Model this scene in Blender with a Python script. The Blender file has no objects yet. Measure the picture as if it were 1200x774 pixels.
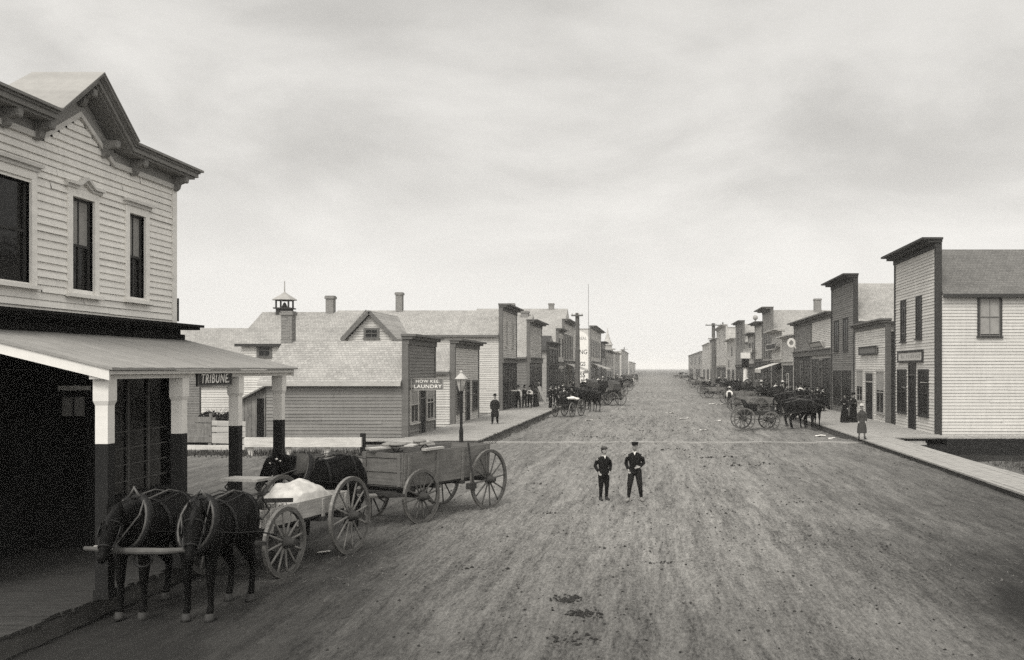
import bpy, math, random
from mathutils import Vector, Matrix, noise
random.seed(11)
PI = math.pi
scene = bpy.context.scene
COL = scene.collection
# ---------------------------------------------------------------- layout of the place (metres)
F, EYE, VX, VY = 1150.0, 3.3, 765.0, 432.0
def zat(py, Y): return EYE - (py - VY) * Y / F
def xat(px, Y): return (px - VX) * Y / F
def gp(px, py, z=0.0):
    Y = F * (EYE - z) / (py - VY)
    return (xat(px, Y), Y)
WALK = 0.2
XL, XR = -11.1, 13.36
EDGE_L, EDGE_R = -7.55, 9.25
def fy(px, X): return F * X / (px - VX)

# ---------------------------------------------------------------- materials
def T(v): return (v, v * 0.972, v * 0.915, 1)
def new_mat(name):
    m = bpy.data.materials.new(name); m.use_nodes = True
    nt = m.node_tree; b = nt.nodes['Principled BSDF']
    return m, nt, b
def node(nt, typ, **kw):
    n = nt.nodes.new(typ)
    for k, v in kw.items():
        if k in n.inputs: n.inputs[k].default_value = v
        else: setattr(n, k, v)
    return n
def link(nt, a, b): nt.links.new(a, b)
def pos(nt, scale=(1, 1, 1), obj=False):
    if obj:
        g = node(nt, 'ShaderNodeTexCoord'); out = g.outputs['Object']
    else:
        g = node(nt, 'ShaderNodeNewGeometry'); out = g.outputs['Position']
    mp = node(nt, 'ShaderNodeMapping'); mp.inputs['Scale'].default_value = scale
    link(nt, out, mp.inputs['Vector'])
    return mp.outputs['Vector']
def noise_fac(nt, vec, scale, detail=4, rough=.6, lo=.3, hi=.7):
    n = node(nt, 'ShaderNodeTexNoise', Scale=scale, Detail=detail, Roughness=rough)
    link(nt, vec, n.inputs['Vector'])
    mr = node(nt, 'ShaderNodeMapRange'); mr.inputs[1].default_value = lo; mr.inputs[2].default_value = hi
    link(nt, n.outputs['Fac'], mr.inputs[0])
    return mr.outputs[0]
def math_(nt, op, a, b):
    m = node(nt, 'ShaderNodeMath', operation=op)
    for i, s in enumerate((a, b)):
        if isinstance(s, (int, float)): m.inputs[i].default_value = s
        else: link(nt, s, m.inputs[i])
    return m.outputs[0]
def scale_col(nt, fac, lo, hi):
    """colour = grey between lo and hi by fac"""
    mx = node(nt, 'ShaderNodeMix', data_type='RGBA'); mx.inputs[6].default_value = T(lo); mx.inputs[7].default_value = T(hi)
    link(nt, fac, mx.inputs[0])
    return mx.outputs[2]
def bump(nt, b, h, strength=.3, dist=.01):
    bp = node(nt, 'ShaderNodeBump', Strength=strength, Distance=dist)
    link(nt, h, bp.inputs['Height']); link(nt, bp.outputs[0], b.inputs['Normal'])
def paint(name, v, grime=.35, rough=.75, board=9.0):
    m, nt, b = new_mat(name)
    f1 = noise_fac(nt, pos(nt, (.5, .5, .5)), 1.3, 5)
    f2 = noise_fac(nt, pos(nt, (5, 5, .45)), 1.5, 4, .65)
    f3 = noise_fac(nt, pos(nt, (.22, .22, board)), 1.0, 1, .4)
    f4 = noise_fac(nt, pos(nt, (1, 1, 1)), 26, 3, .6)
    s = math_(nt, 'ADD', math_(nt, 'MULTIPLY', f1, .3), math_(nt, 'MULTIPLY', f2, .3))
    s = math_(nt, 'ADD', s, math_(nt, 'MULTIPLY', f3, .34))
    s = math_(nt, 'ADD', s, math_(nt, 'MULTIPLY', f4, .15))
    link(nt, scale_col(nt, s, v * (1 - grime), v * (1 + grime * .35)), b.inputs['Base Color'])
    b.inputs['Roughness'].default_value = rough
    b.inputs['Specular IOR Level'].default_value = .25
    bump(nt, b, f2, .15, .006)
    return m
def wood(name, v, stretch=(1.5, 14, 14), var=.55, rough=.85, obj=True, bmp=.3):
    m, nt, b = new_mat(name)
    f1 = noise_fac(nt, pos(nt, stretch, obj), 1.6, 6, .65)
    f2 = noise_fac(nt, pos(nt, (1, 1, 1), obj), 2.3, 4)
    s = math_(nt, 'ADD', math_(nt, 'MULTIPLY', f1, .65), math_(nt, 'MULTIPLY', f2, .35))
    link(nt, scale_col(nt, s, v * (1 - var), v * (1 + var * .6)), b.inputs['Base Color'])
    b.inputs['Roughness'].default_value = rough
    b.inputs['Specular IOR Level'].default_value = .25
    bump(nt, b, f1, bmp, .01)
    return m
def plain(name, v, rough=.7, var=.3, scale=12, spec=.3, metal=0, bmp=.15):
    m, nt, b = new_mat(name)
    f1 = noise_fac(nt, pos(nt, (1, 1, 1), True), scale, 5)
    link(nt, scale_col(nt, f1, v * (1 - var), v * (1 + var * .6)), b.inputs['Base Color'])
    b.inputs['Roughness'].default_value = rough
    b.inputs['Specular IOR Level'].default_value = spec
    b.inputs['Metallic'].default_value = metal
    bump(nt, b, f1, bmp, .01)
    return m
def shingle(name, v, w=.17, h=.15, slope=1.5):
    m, nt, b = new_mat(name)
    g = node(nt, 'ShaderNodeNewGeometry'); sep = node(nt, 'ShaderNodeSeparateXYZ'); link(nt, g.outputs['Position'], sep.inputs[0])
    zz = math_(nt, 'MULTIPLY', sep.outputs[2], slope)
    cb = node(nt, 'ShaderNodeCombineXYZ'); link(nt, sep.outputs[0], cb.inputs[0]); link(nt, zz, cb.inputs[1])
    br = node(nt, 'ShaderNodeTexBrick', offset=.37)
    br.inputs['Scale'].default_value = 1; br.inputs['Brick Width'].default_value = w; br.inputs['Row Height'].default_value = h
    br.inputs['Mortar Size'].default_value = .012; br.inputs['Mortar Smooth'].default_value = .3
    br.inputs['Color1'].default_value = (0, 0, 0, 1); br.inputs['Color2'].default_value = (1, 1, 1, 1); br.inputs['Mortar'].default_value = (-1.4, -1.4, -1.4, 1)
    link(nt, cb.outputs[0], br.inputs['Vector'])
    f1 = noise_fac(nt, pos(nt, (.7, .7, .7)), 1.2, 5)
    f2 = noise_fac(nt, pos(nt, (7, 7, 1.2)), 1.6, 3)
    s = math_(nt, 'ADD', math_(nt, 'MULTIPLY', br.outputs['Color'], .36), math_(nt, 'MULTIPLY', f1, .34))
    s = math_(nt, 'ADD', s, math_(nt, 'MULTIPLY', f2, .3))
    link(nt, scale_col(nt, s, v * .55, v * 1.25), b.inputs['Base Color'])
    b.inputs['Roughness'].default_value = .9; b.inputs['Specular IOR Level'].default_value = .2
    saw = math_(nt, 'SUBTRACT', 1.0, math_(nt, 'FRACT', math_(nt, 'DIVIDE', zz, h), 0))
    hh = math_(nt, 'ADD', math_(nt, 'MULTIPLY', saw, .7), math_(nt, 'MULTIPLY', br.outputs['Fac'], -.5))
    bump(nt, b, hh, .9, .03)
    return m
def brick(name, v):
    m, nt, b = new_mat(name)
    g = node(nt, 'ShaderNodeNewGeometry'); sep = node(nt, 'ShaderNodeSeparateXYZ'); link(nt, g.outputs['Position'], sep.inputs[0])
    cb = node(nt, 'ShaderNodeCombineXYZ'); link(nt, math_(nt, 'ADD', sep.outputs[0], sep.outputs[1]), cb.inputs[0]); link(nt, sep.outputs[2], cb.inputs[1])
    br = node(nt, 'ShaderNodeTexBrick')
    br.inputs['Scale'].default_value = 1; br.inputs['Brick Width'].default_value = .21; br.inputs['Row Height'].default_value = .075
    br.inputs['Mortar Size'].default_value = .01
    br.inputs['Color1'].default_value = T(v * .7); br.inputs['Color2'].default_value = T(v * 1.2); br.inputs['Mortar'].default_value = T(v * 1.7)
    link(nt, cb.outputs[0], br.inputs['Vector'])
    link(nt, br.outputs['Color'], b.inputs['Base Color']); b.inputs['Roughness'].default_value = .9
    bump(nt, b, br.outputs['Fac'], -.5, .01)
    return m
def glass(name, v=.012, rough=.06, spec=.5):
    m, nt, b = new_mat(name)
    f1 = noise_fac(nt, pos(nt, (1, 1, 1)), 1.2, 3)
    link(nt, scale_col(nt, f1, v * .5, v * 1.7), b.inputs['Base Color'])
    b.inputs['Roughness'].default_value = rough; b.inputs['Specular IOR Level'].default_value = spec
    bump(nt, b, noise_fac(nt, pos(nt, (1, 1, 1)), 2.5, 2), .06, .03)
    return m

M = {}
M['white'] = paint('white_paint', .45, .3)
M['cream'] = paint('cream_paint', .50, .38)
M['offwhite'] = paint('weathered_white_paint', .42, .42)
M['post_white'] = paint('fresh_white_paint', .62, .16)
M['facade'] = paint('front_siding_paint', .70, .26)
M['trim_light'] = paint('light_trim_paint', .52, .3)
M['grey'] = paint('grey_siding_paint', .17, .42)
M['midgrey'] = paint('mid_grey_paint', .28, .35)
M['palegrey'] = paint('pale_grey_paint', .37, .35)
M['brownish'] = paint('brown_siding_paint', .15, .4)
M['darkwall'] = paint('dark_wall_paint', .032, .5)
M['trim'] = paint('dark_trim_paint', .032, .4)
M['midtrim'] = paint('mid_trim_paint', .11, .4)
M['cornice'] = paint('cornice_paint', .19, .4)
M['frieze'] = paint('frieze_paint', .25, .3)
M['black'] = plain('black_paint', .010, .95, .4, 12, .05)
M['store_dark'] = paint('shaded_storefront_paint', .005, .5)  # dark storefront colour, deepened to carry the shade under the porch
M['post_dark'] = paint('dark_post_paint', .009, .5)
M['porch_roof'] = wood('porch_roof_boards', .25, (1.2, 9, 9), .3)
M['shingle'] = shingle('wood_shingles', .28)
M['shingle_light'] = shingle('pale_wood_shingles', .29)
M['shingle_grey'] = shingle('grey_wood_shingles', .27)
M['shingle_dark'] = shingle('dark_wood_shingles', .12)
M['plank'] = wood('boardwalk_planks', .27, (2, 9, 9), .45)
M['plank_shaded'] = wood('shaded_boardwalk_planks', .032, (2, 9, 9), .5)  # boardwalk wood with the porch shade worked into its colour
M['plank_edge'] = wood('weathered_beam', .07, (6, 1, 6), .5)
M['oldwood'] = wood('grey_old_wood', .16, (9, 9, 1.2), .55)
M['rail_white'] = wood('whitewashed_timber', .50, (1.2, 9, 9), .35)
M['pole'] = wood('pole_wood', .09, (10, 10, .8), .5)
M['brick'] = brick('chimney_brick', .13)
M['glass'] = glass('window_glass', .006, .1, .16)
M['glass_far'] = glass('far_window_glass', .008, .3, .08)
M['blind'] = plain('window_blind_cloth', .22, .8, .2, 3)
M['curtain'] = plain('lace_curtain', .28, .9, .4, 6)
M['iron'] = plain('iron', .03, .5, .4, 20, .5, .3)
M['tyre'] = plain('worn_iron_tyre', .2, .4, .4, 20, .5, .5)
M['wagon_wood'] = wood('wagon_box_paint', .135, (1.5, 1.5, 9), .45)
M['wagon_pale'] = wood('pale_wagon_boards', .30, (9, 1.2, 9), .45)
M['wagon_gear'] = wood('wagon_gear_wood', .035, (4, 4, 4), .5)
M['spoke'] = wood('wheel_spokes', .075, (4, 4, 4), .5)
M['spoke_pale'] = wood('pale_wheel_spokes', .17, (4, 4, 4), .5)
M['felloe'] = wood('wheel_felloe', .085, (4, 4, 4), .5)
M['leather'] = plain('black_leather', .006, .6, .4, 15, .2)
M['leather_pale'] = plain('worn_pale_leather', .07, .6, .4, 15, .4)
M['horse'] = plain('dark_horse_coat', .0042, .7, .6, 5, .07)
M['horse_bay'] = plain('bay_horse_coat', .006, .75, .5, 7, .06)
M['mane'] = plain('horse_mane', .005, .8, .4, 30, .2)
M['hoof'] = plain('pale_hoof', .03, .7, .4, 14)
M['blaze'] = plain('white_blaze', .4, .8, .2, 14)
M['skin'] = plain('skin', .24, .6, .15, 20)
M['cloth_black'] = plain('black_wool', .010, .95, .5, 30, .1)
M['cloth_dark'] = plain('dark_wool', .018, .95, .45, 30, .1)
M['cloth_grey'] = plain('grey_tweed', .075, .95, .45, 40, .1)
M['cloth_brown'] = plain('brown_wool', .045, .95, .45, 30, .1)
M['cloth_white'] = plain('white_cotton', .62, .9, .18, 12, .1)
M['cloth_pale'] = plain('pale_straw_cloth', .38, .9, .3, 20, .1)
M['stocking'] = plain('pale_legging', .20, .95, .3, 20, .1)
M['boot'] = plain('boot_leather', .02, .6, .4, 20)
M['canvas'] = plain('white_canvas', .44, .85, .3, 5, .1, 0, .3)
M['buggy_cloth'] = plain('buggy_top_cloth', .06, .7, .3, 8)
M['sign_dark'] = paint('dark_sign_paint', .035, .4)
M['sign_grey'] = paint('grey_sign_paint', .12, .35)
M['sign_white'] = paint('white_sign_paint', .62, .15)
M['letter_white'] = plain('white_lettering', .68, .7, .15, 9)
M['letter_dark'] = plain('dark_lettering', .05, .7, .3, 9)
M['letter_grey'] = plain('faded_lettering', .22, .7, .3, 9)
M['lamp_glass'] = glass('lamp_glass', .3, .2, .5)
M['paper'] = plain('waste_paper', .70, .9, .2, 9)
M['clod'] = plain('dark_clod', .028, .95, .5, 14, .1)
M['straw'] = plain('straw', .14, .9, .4, 9, .1)
M['weed'] = plain('dry_weed', .07, .9, .5, 9, .1)
M['leaf'] = plain('dark_leaf', .015, .9, .5, 9, .1)

# ---------------------------------------------------------------- mesh builder
ORG = {}
class MB:
    def __init__(s): s.v = []; s.f = []
    def add(s, pts, faces):
        k = len(s.v); s.v += [tuple(p) for p in pts]; s.f += [tuple(i + k for i in f) for f in faces]
    def quad(s, a, b, c, d): s.add((a, b, c, d), ((0, 1, 2, 3),))
    def hexa(s, p): s.add(p, ((3, 2, 1, 0), (4, 5, 6, 7), (0, 1, 5, 4), (1, 2, 6, 5), (2, 3, 7, 6), (3, 0, 4, 7)))
    def box(s, x0, x1, y0, y1, z0, z1):
        x0, x1 = sorted((x0, x1)); y0, y1 = sorted((y0, y1)); z0, z1 = sorted((z0, z1))
        s.hexa(((x0, y0, z0), (x1, y0, z0), (x1, y1, z0), (x0, y1, z0), (x0, y0, z1), (x1, y0, z1), (x1, y1, z1), (x0, y1, z1)))
    def obox(s, o, u, n, u0, u1, n0, n1, z0, z1):
        P = lambda a, b, z: (o[0] + u[0] * a + n[0] * b, o[1] + u[1] * a + n[1] * b, z)
        s.hexa((P(u0, n0, z0), P(u1, n0, z0), P(u1, n1, z0), P(u0, n1, z0), P(u0, n0, z1), P(u1, n0, z1), P(u1, n1, z1), P(u0, n1, z1)))
    def bar(s, p, q, w, h=None, up=(0, 0, 1)):
        h = w if h is None else h
        p = Vector(p); q = Vector(q); d = (q - p).normalized(); up = Vector(up)
        if abs(d.dot(up)) > .95: up = Vector((0, 1, 0))
        a = d.cross(up).normalized() * w / 2; b = a.cross(d).normalized() * h / 2
        s.hexa((p - a - b, p + a - b, p + a + b, p - a + b, q - a - b, q + a - b, q + a + b, q - a + b))
    def prism(s, outline, f3):
        """outline 2D, f3(a,b,t) -> point, t in 0,1"""
        n = len(outline)
        pts = [f3(a, b, 0) for a, b in outline] + [f3(a, b, 1) for a, b in outline]
        s.add(pts, [tuple(range(n))[::-1], tuple(range(n, 2 * n))] + [(i, (i + 1) % n, n + (i + 1) % n, n + i) for i in range(n)])
    def tube(s, pts, rad, n=8, side=(1, 0, 0), caps=True):
        """swept section; rad entries r or (r_side, r_other)"""
        pts = [Vector(p) for p in pts]; k0 = len(s.v); N = len(pts)
        if not isinstance(rad, (list, tuple)): rad = [rad] * N
        side = Vector(side); prev = None
        for i, p in enumerate(pts):
            d = (pts[min(i + 1, N - 1)] - pts[max(i - 1, 0)])
            d = d.normalized() if d.length > 1e-9 else Vector((0, 0, 1))
            a = side - d * side.dot(d)
            if a.length < .15: a = (prev - d * prev.dot(d)) if prev is not None else d.orthogonal()
            a.normalize(); prev = a; b = d.cross(a)
            r = rad[i]; ra, rb = r if isinstance(r, (list, tuple)) else (r, r)
            for k in range(n):
                t = 2 * PI * k / n
                s.v.append(tuple(p + a * (ra * math.cos(t)) + b * (rb * math.sin(t))))
        for i in range(N - 1):
            for k in range(n):
                A = k0 + i * n + k; B = k0 + i * n + (k + 1) % n
                s.f.append((A, B, B + n, A + n))
        if caps:
            s.f.append(tuple(k0 + k for k in range(n))[::-1]); s.f.append(tuple(k0 + (N - 1) * n + k for k in range(n)))
    def blob(s, c, r, n=10, m=7):
        c = Vector(c); rx, ry, rz = r if isinstance(r, (list, tuple)) else (r, r, r)
        pts = []; rr = []
        for i in range(m + 1):
            t = PI * i / m; tz = -math.cos(t); w = max(math.sin(t), .03)
            pts.append(c + Vector((0, 0, rz * tz))); rr.append((rx * w, ry * w))
        s.tube(pts, rr, n)
    def lathe(s, prof, c=(0, 0, 0), n=14, wave=None):
        k0 = len(s.v)
        for i, (r, z) in enumerate(prof):
            for k in range(n):
                t = 2 * PI * k / n; q = r * (1 + (wave(t, z) if wave else 0))
                s.v.append((c[0] + q * math.cos(t), c[1] + q * math.sin(t), c[2] + z))
        for i in range(len(prof) - 1):
            for k in range(n):
                A = k0 + i * n + k; B = k0 + i * n + (k + 1) % n
                s.f.append((A, B, B + n, A + n))
        s.f.append(tuple(k0 + k for k in range(n))[::-1]); s.f.append(tuple(k0 + (len(prof) - 1) * n + k for k in range(n)))
    def ring(s, c, R0, R1, w, n=36, x0=None):
        """wheel rim about the X axis"""
        k0 = len(s.v)
        for k in range(n):
            t = 2 * PI * k / n; cy, cz = math.cos(t), math.sin(t)
            for (r, x) in ((R0, -w / 2), (R1, -w / 2), (R1, w / 2), (R0, w / 2)):
                s.v.append((c[0] + x, c[1] + r * cy, c[2] + r * cz))
        for k in range(n):
            a = k0 + 4 * k; b = k0 + 4 * ((k + 1) % n)
            for j in range(4): s.f.append((a + j, a + (j + 1) % 4, b + (j + 1) % 4, b + j))
    def mesh(s, name, org=(0, 0, 0)):
        me = bpy.data.meshes.new(name)
        me.from_pydata([(v[0] - org[0], v[1] - org[1], v[2] - org[2]) for v in s.v], [], s.f)
        me.update()
        return me
    def build(s, name, m, parent=None, smooth=False):
        if parent is not None: org = ORG.get(parent.name, (0, 0, 0))
        else:
            xs = [v[0] for v in s.v]; ys = [v[1] for v in s.v]; zs = [v[2] for v in s.v]
            org = ((min(xs) + max(xs)) / 2, (min(ys) + max(ys)) / 2, min(zs))
        me = s.mesh(name, org)
        if smooth:
            for p in me.polygons: p.use_smooth = True
        me.materials.append(m if not isinstance(m, str) else M[m])
        o = bpy.data.objects.new(name, me); COL.objects.link(o)
        if parent is not None: o.parent = parent
        else: o.location = org
        ORG[o.name] = org
        return o
def tag(o, label=None, cat=None, group=None, kind=None):
    if label: o['label'] = label
    if cat: o['category'] = cat
    if group: o['group'] = group
    if kind: o['kind'] = kind
    return o
def thing(name, label, cat, loc=(0, 0, 0), group=None, world=False):
    o = bpy.data.objects.new(name, None); COL.objects.link(o); o.location = loc; o.empty_display_size = .2
    ORG[o.name] = loc if world else (0, 0, 0)
    return tag(o, label, cat, group)
def copy_tree(o, parent=None):
    c = o.copy(); COL.objects.link(c)
    if parent is not None: c.parent = parent; c.matrix_parent_inverse = o.matrix_parent_inverse
    for ch in o.children: copy_tree(ch, c)
    return c
def heading(hx, hy): return math.atan2(-hx, hy)
def organic(mb, name, m, parent, voxel=.02, smooth=4):
    """melt overlapping volumes into one continuous surface"""
    me = mb.mesh(name); tmp = bpy.data.objects.new(name, me); COL.objects.link(tmp)
    r = tmp.modifiers.new('r', 'REMESH'); r.mode = 'VOXEL'; r.voxel_size = voxel
    if smooth:
        q = tmp.modifiers.new('s', 'SMOOTH'); q.iterations = smooth; q.factor = .5
    dg = bpy.context.evaluated_depsgraph_get(); dg.update()
    out = bpy.data.meshes.new_from_object(tmp.evaluated_get(dg))
    bpy.data.objects.remove(tmp); bpy.data.meshes.remove(me)
    out.name = name; out.materials.clear(); out.materials.append(m if not isinstance(m, str) else M[m])
    for p in out.polygons: p.use_smooth = True
    o = bpy.data.objects.new(name, out); COL.objects.link(o); o.parent = parent
    return o
def lettering(body, size, parent, m, org, right, up, sx=1.0, bold=.0, shear=0, space=1.0, name='lettering'):
    cu = bpy.data.curves.new('t', 'FONT'); cu.body = body; cu.size = size; cu.align_x = 'CENTER'; cu.align_y = 'CENTER'
    cu.extrude = .004; cu.offset = bold; cu.shear = shear; cu.space_character = space
    tmp = bpy.data.objects.new('t', cu); COL.objects.link(tmp)
    dg = bpy.context.evaluated_depsgraph_get(); dg.update()
    me = bpy.data.meshes.new_from_object(tmp.evaluated_get(dg)); bpy.data.objects.remove(tmp)
    R, U = Vector(right), Vector(up); N = R.cross(U); O = Vector(org) - Vector(ORG.get(parent.name, (0, 0, 0)))
    for v in me.vertices: v.co = O + R * (v.co.x * sx) + U * v.co.y + N * v.co.z
    me.name = name; me.materials.clear(); me.materials.append(M[m])
    o = bpy.data.objects.new(name, me); COL.objects.link(o); o.parent = parent
    return o

# ---------------------------------------------------------------- building kit
def siding(mb, o, u, n, L, z0, z1, ex=.13, lap=.034, holes=(), span=None):
    P = lambda t, z, off: (o[0] + u[0] * t + n[0] * off, o[1] + u[1] * t + n[1] * off, z)
    z = z0
    while z < z1 - 1e-3:
        zt = min(z + ex, z1); zm = (z + zt) / 2
        segs = [span(zm) if span else (0, L)]
        for (a, b, c, d) in holes:
            if c < zm < d:
                ns = []
                for (p, q) in segs:
                    if b <= p or a >= q: ns.append((p, q)); continue
                    if a > p: ns.append((p, a))
                    if b < q: ns.append((b, q))
                segs = ns
        for (p, q) in segs:
            if q - p < .01: continue
            t = p
            while t < q - .005:
                e = min(t + random.uniform(2.2, 4.9), q)
                if q - e < .5: e = q
                l = lap * random.uniform(.75, 1.25); l2 = l * random.uniform(.8, 1.2); za, zb = z + random.uniform(-.006, .006), z + random.uniform(-.006, .006); e1 = e - (.006 if e < q else 0)
                mb.quad(P(t, za, l), P(e1, zb, l2), P(e1, zt, .003), P(t, zt, .003))
                mb.quad(P(t, za, 0), P(e1, zb, 0), P(e1, zb, l2), P(t, za, l)); t = e
        z = zt
def window(parent, o, u, n, u0, u1, z0, z1, cm='trim_light', gm='glass', cw=.1, base=.0, sash='sash', bars=(1, 1), hood=None, blind=0, hm=None, depth=.05):
    """casing, sash bars and sill in one mesh with the pane(s) as sub-part; base = how far the glass sits in front of the wall plane"""
    w = MB(); g = base; pr = max(base + .035, .045)
    bk = min(base, .001)
    w.obox(o, u, n, u0 - cw, u0, bk, pr, z0 - .02, z1 + cw); w.obox(o, u, n, u1, u1 + cw, bk, pr, z0 - .02, z1 + cw)
    w.obox(o, u, n, u0, u1, bk, pr, z1, z1 + cw)
    w.obox(o, u, n, u0 - cw - .04, u1 + cw + .04, bk, pr + .06, z0 - .08, z0 - .021)
    f = w.build('window', cm, parent)
    p = MB(); p.obox(o, u, n, u0, u1, g - .012, g, z0 - .02, z1); p.build('pane', gm, f)
    s = MB(); sw = .045; zm = (z0 + z1) / 2
    for (a, b) in ((u0, u0 + sw), (u1 - sw, u1)): s.obox(o, u, n, a, b, g + .001, g + .025, z0 - .02, z1)
    for zc in (z0 + .02, zm, z1 - .022): s.obox(o, u, n, u0 + sw, u1 - sw, g + .001, g + (.022 if zc != zm else .03), zc - .022, zc + .022)
    nb = bars[0]
    for k in range(nb):
        uc = u0 + (u1 - u0) * (k + 1) / (nb + 1)
        s.obox(o, u, n, uc - .012, uc + .012, g + .001, g + .018, z0 + .042, zm - .022); s.obox(o, u, n, uc - .012, uc + .012, g + .001, g + .018, zm + .022, z1 - .044)
    s.build('sash', cm if sash == 'sash' else sash, f)
    if blind:
        b = MB(); b.obox(o, u, n, u0 + sw, u1 - sw, g + .0005, g + .003, z1 - (z1 - z0) * blind, z1 - .04); b.build('blind', 'blind', f)
    if hood:
        hmb = MB(); a, b = u0 - cw - .06, u1 + cw + .06; zt = z1 + cw
        if hood == 'flat':
            hmb.obox(o, u, n, a + .03, b - .03, bk, pr + .03, zt + .001, zt + .06); hmb.obox(o, u, n, a, b, bk, pr + .08, zt + .06, zt + .11)
        else:
            c = (a + b) / 2; q = (b - a) * .22
            for (h0, h1, pp) in ((.001, .05, .03), (.05, .10, .08)):
                ol = [(a, zt + h0), (c - q, zt + h0), (c, zt + .13 + h0), (c + q, zt + h0), (b, zt + h0), (b, zt + h1), (c + q, zt + h1), (c, zt + .13 + h1), (c - q, zt + h1), (a, zt + h1)]
                hmb.prism(ol, lambda A, B, t, pp=pp: (o[0] + u[0] * A + n[0] * (bk if t == 0 else pr + pp), o[1] + u[1] * A + n[1] * (bk if t == 0 else pr + pp), B))
        hmb.build('window_hood', hm or cm, f)
    return f
def door(parent, o, u, n, u0, u1, z0, z1, cm='trim_light', dm='store_dark', transom=.5, cw=.1):
    w = MB(); zt = z1 - transom
    w.obox(o, u, n, u0 - cw, u0, .001, .085, z0, z1 + cw); w.obox(o, u, n, u1, u1 + cw, .001, .085, z0, z1 + cw); w.obox(o, u, n, u0, u1, .001, .085, z1, z1 + cw)
    if transom: w.obox(o, u, n, u0, u1, .001, .08, zt - .06, zt)
    f = w.build('door_frame', cm, parent)
    d = MB(); zz = zt - .06 if transom else z1
    d.obox(o, u, n, u0, u1, .001, .045, z0, zz)
    uw = u1 - u0; hh = zz - z0
    for (a, b, c, e) in ((.12, .46, .08, .4), (.54, .88, .08, .4)): d.obox(o, u, n, u0 + uw * a, u0 + uw * b, .046, .055, z0 + hh * c, z0 + hh * e)
    dd = d.build('door', dm, parent)
    g = MB(); g.obox(o, u, n, u0 + uw * .12, u0 + uw * .88, .046, .052, z0 + hh * .47, z0 + hh * .93)
    if transom: g.obox(o, u, n, u0 + .03, u1 - .03, .01, .048, zt + .03, z1 - .03)
    g.build('pane', 'glass_far', dd)
    h = MB(); c = (o[0] + u[0] * (u0 + uw * .93) + n[0] * .08, o[1] + u[1] * (u0 + uw * .93) + n[1] * .08, z0 + 1.0); h.blob(c, .035, 8, 5); h.build('handle', 'iron', dd)
    return dd
def chimney(parent, x, y, z0, z1, w=.5, m='brick'):
    c = MB(); c.box(x - w / 2, x + w / 2, y - w / 2, y + w / 2, z0, z1 - .2); c.box(x - w / 2 - .06, x + w / 2 + .06, y - w / 2 - .06, y + w / 2 + .06, z1 - .2, z1 - .06)
    c.box(x - w / 2 - .02, x + w / 2 + .02, y - w / 2 - .02, y + w / 2 + .02, z1 - .06, z1)
    return c.build('chimney', m, parent)
def gable_roof(parent, xa, xb, y0, y1, eave, ridge, m, over=.28, th=.09, fm='trim'):
    yc = (y0 + y1) / 2; sl = (ridge - eave) / (yc - y0); x0, x1 = sorted((xa, xb))
    r = MB()
    for sg, ye in ((-1, y0), (1, y1)):
        yo = ye + sg * over; zo = eave - sl * over
        A = [(x0, yo, zo), (x1, yo, zo), (x1, yc, ridge), (x0, yc, ridge)]
        B = [(p[0], p[1], p[2] + th) for p in A]
        r.hexa(A + B)
    o = r.build('roof', m, parent)
    yo = y0 - over; zo = eave - sl * over
    f = MB(); f.box(x0, x1, yo - .03, yo - .002, zo - .08, zo + th - .01); f.build('eave_board', fm, o)
    f = MB(); f.box(x0, x1, y1 + over + .002, y1 + over + .03, zo - .08, zo + th - .01); f.build('eave_board', fm, o)
    return o
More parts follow.
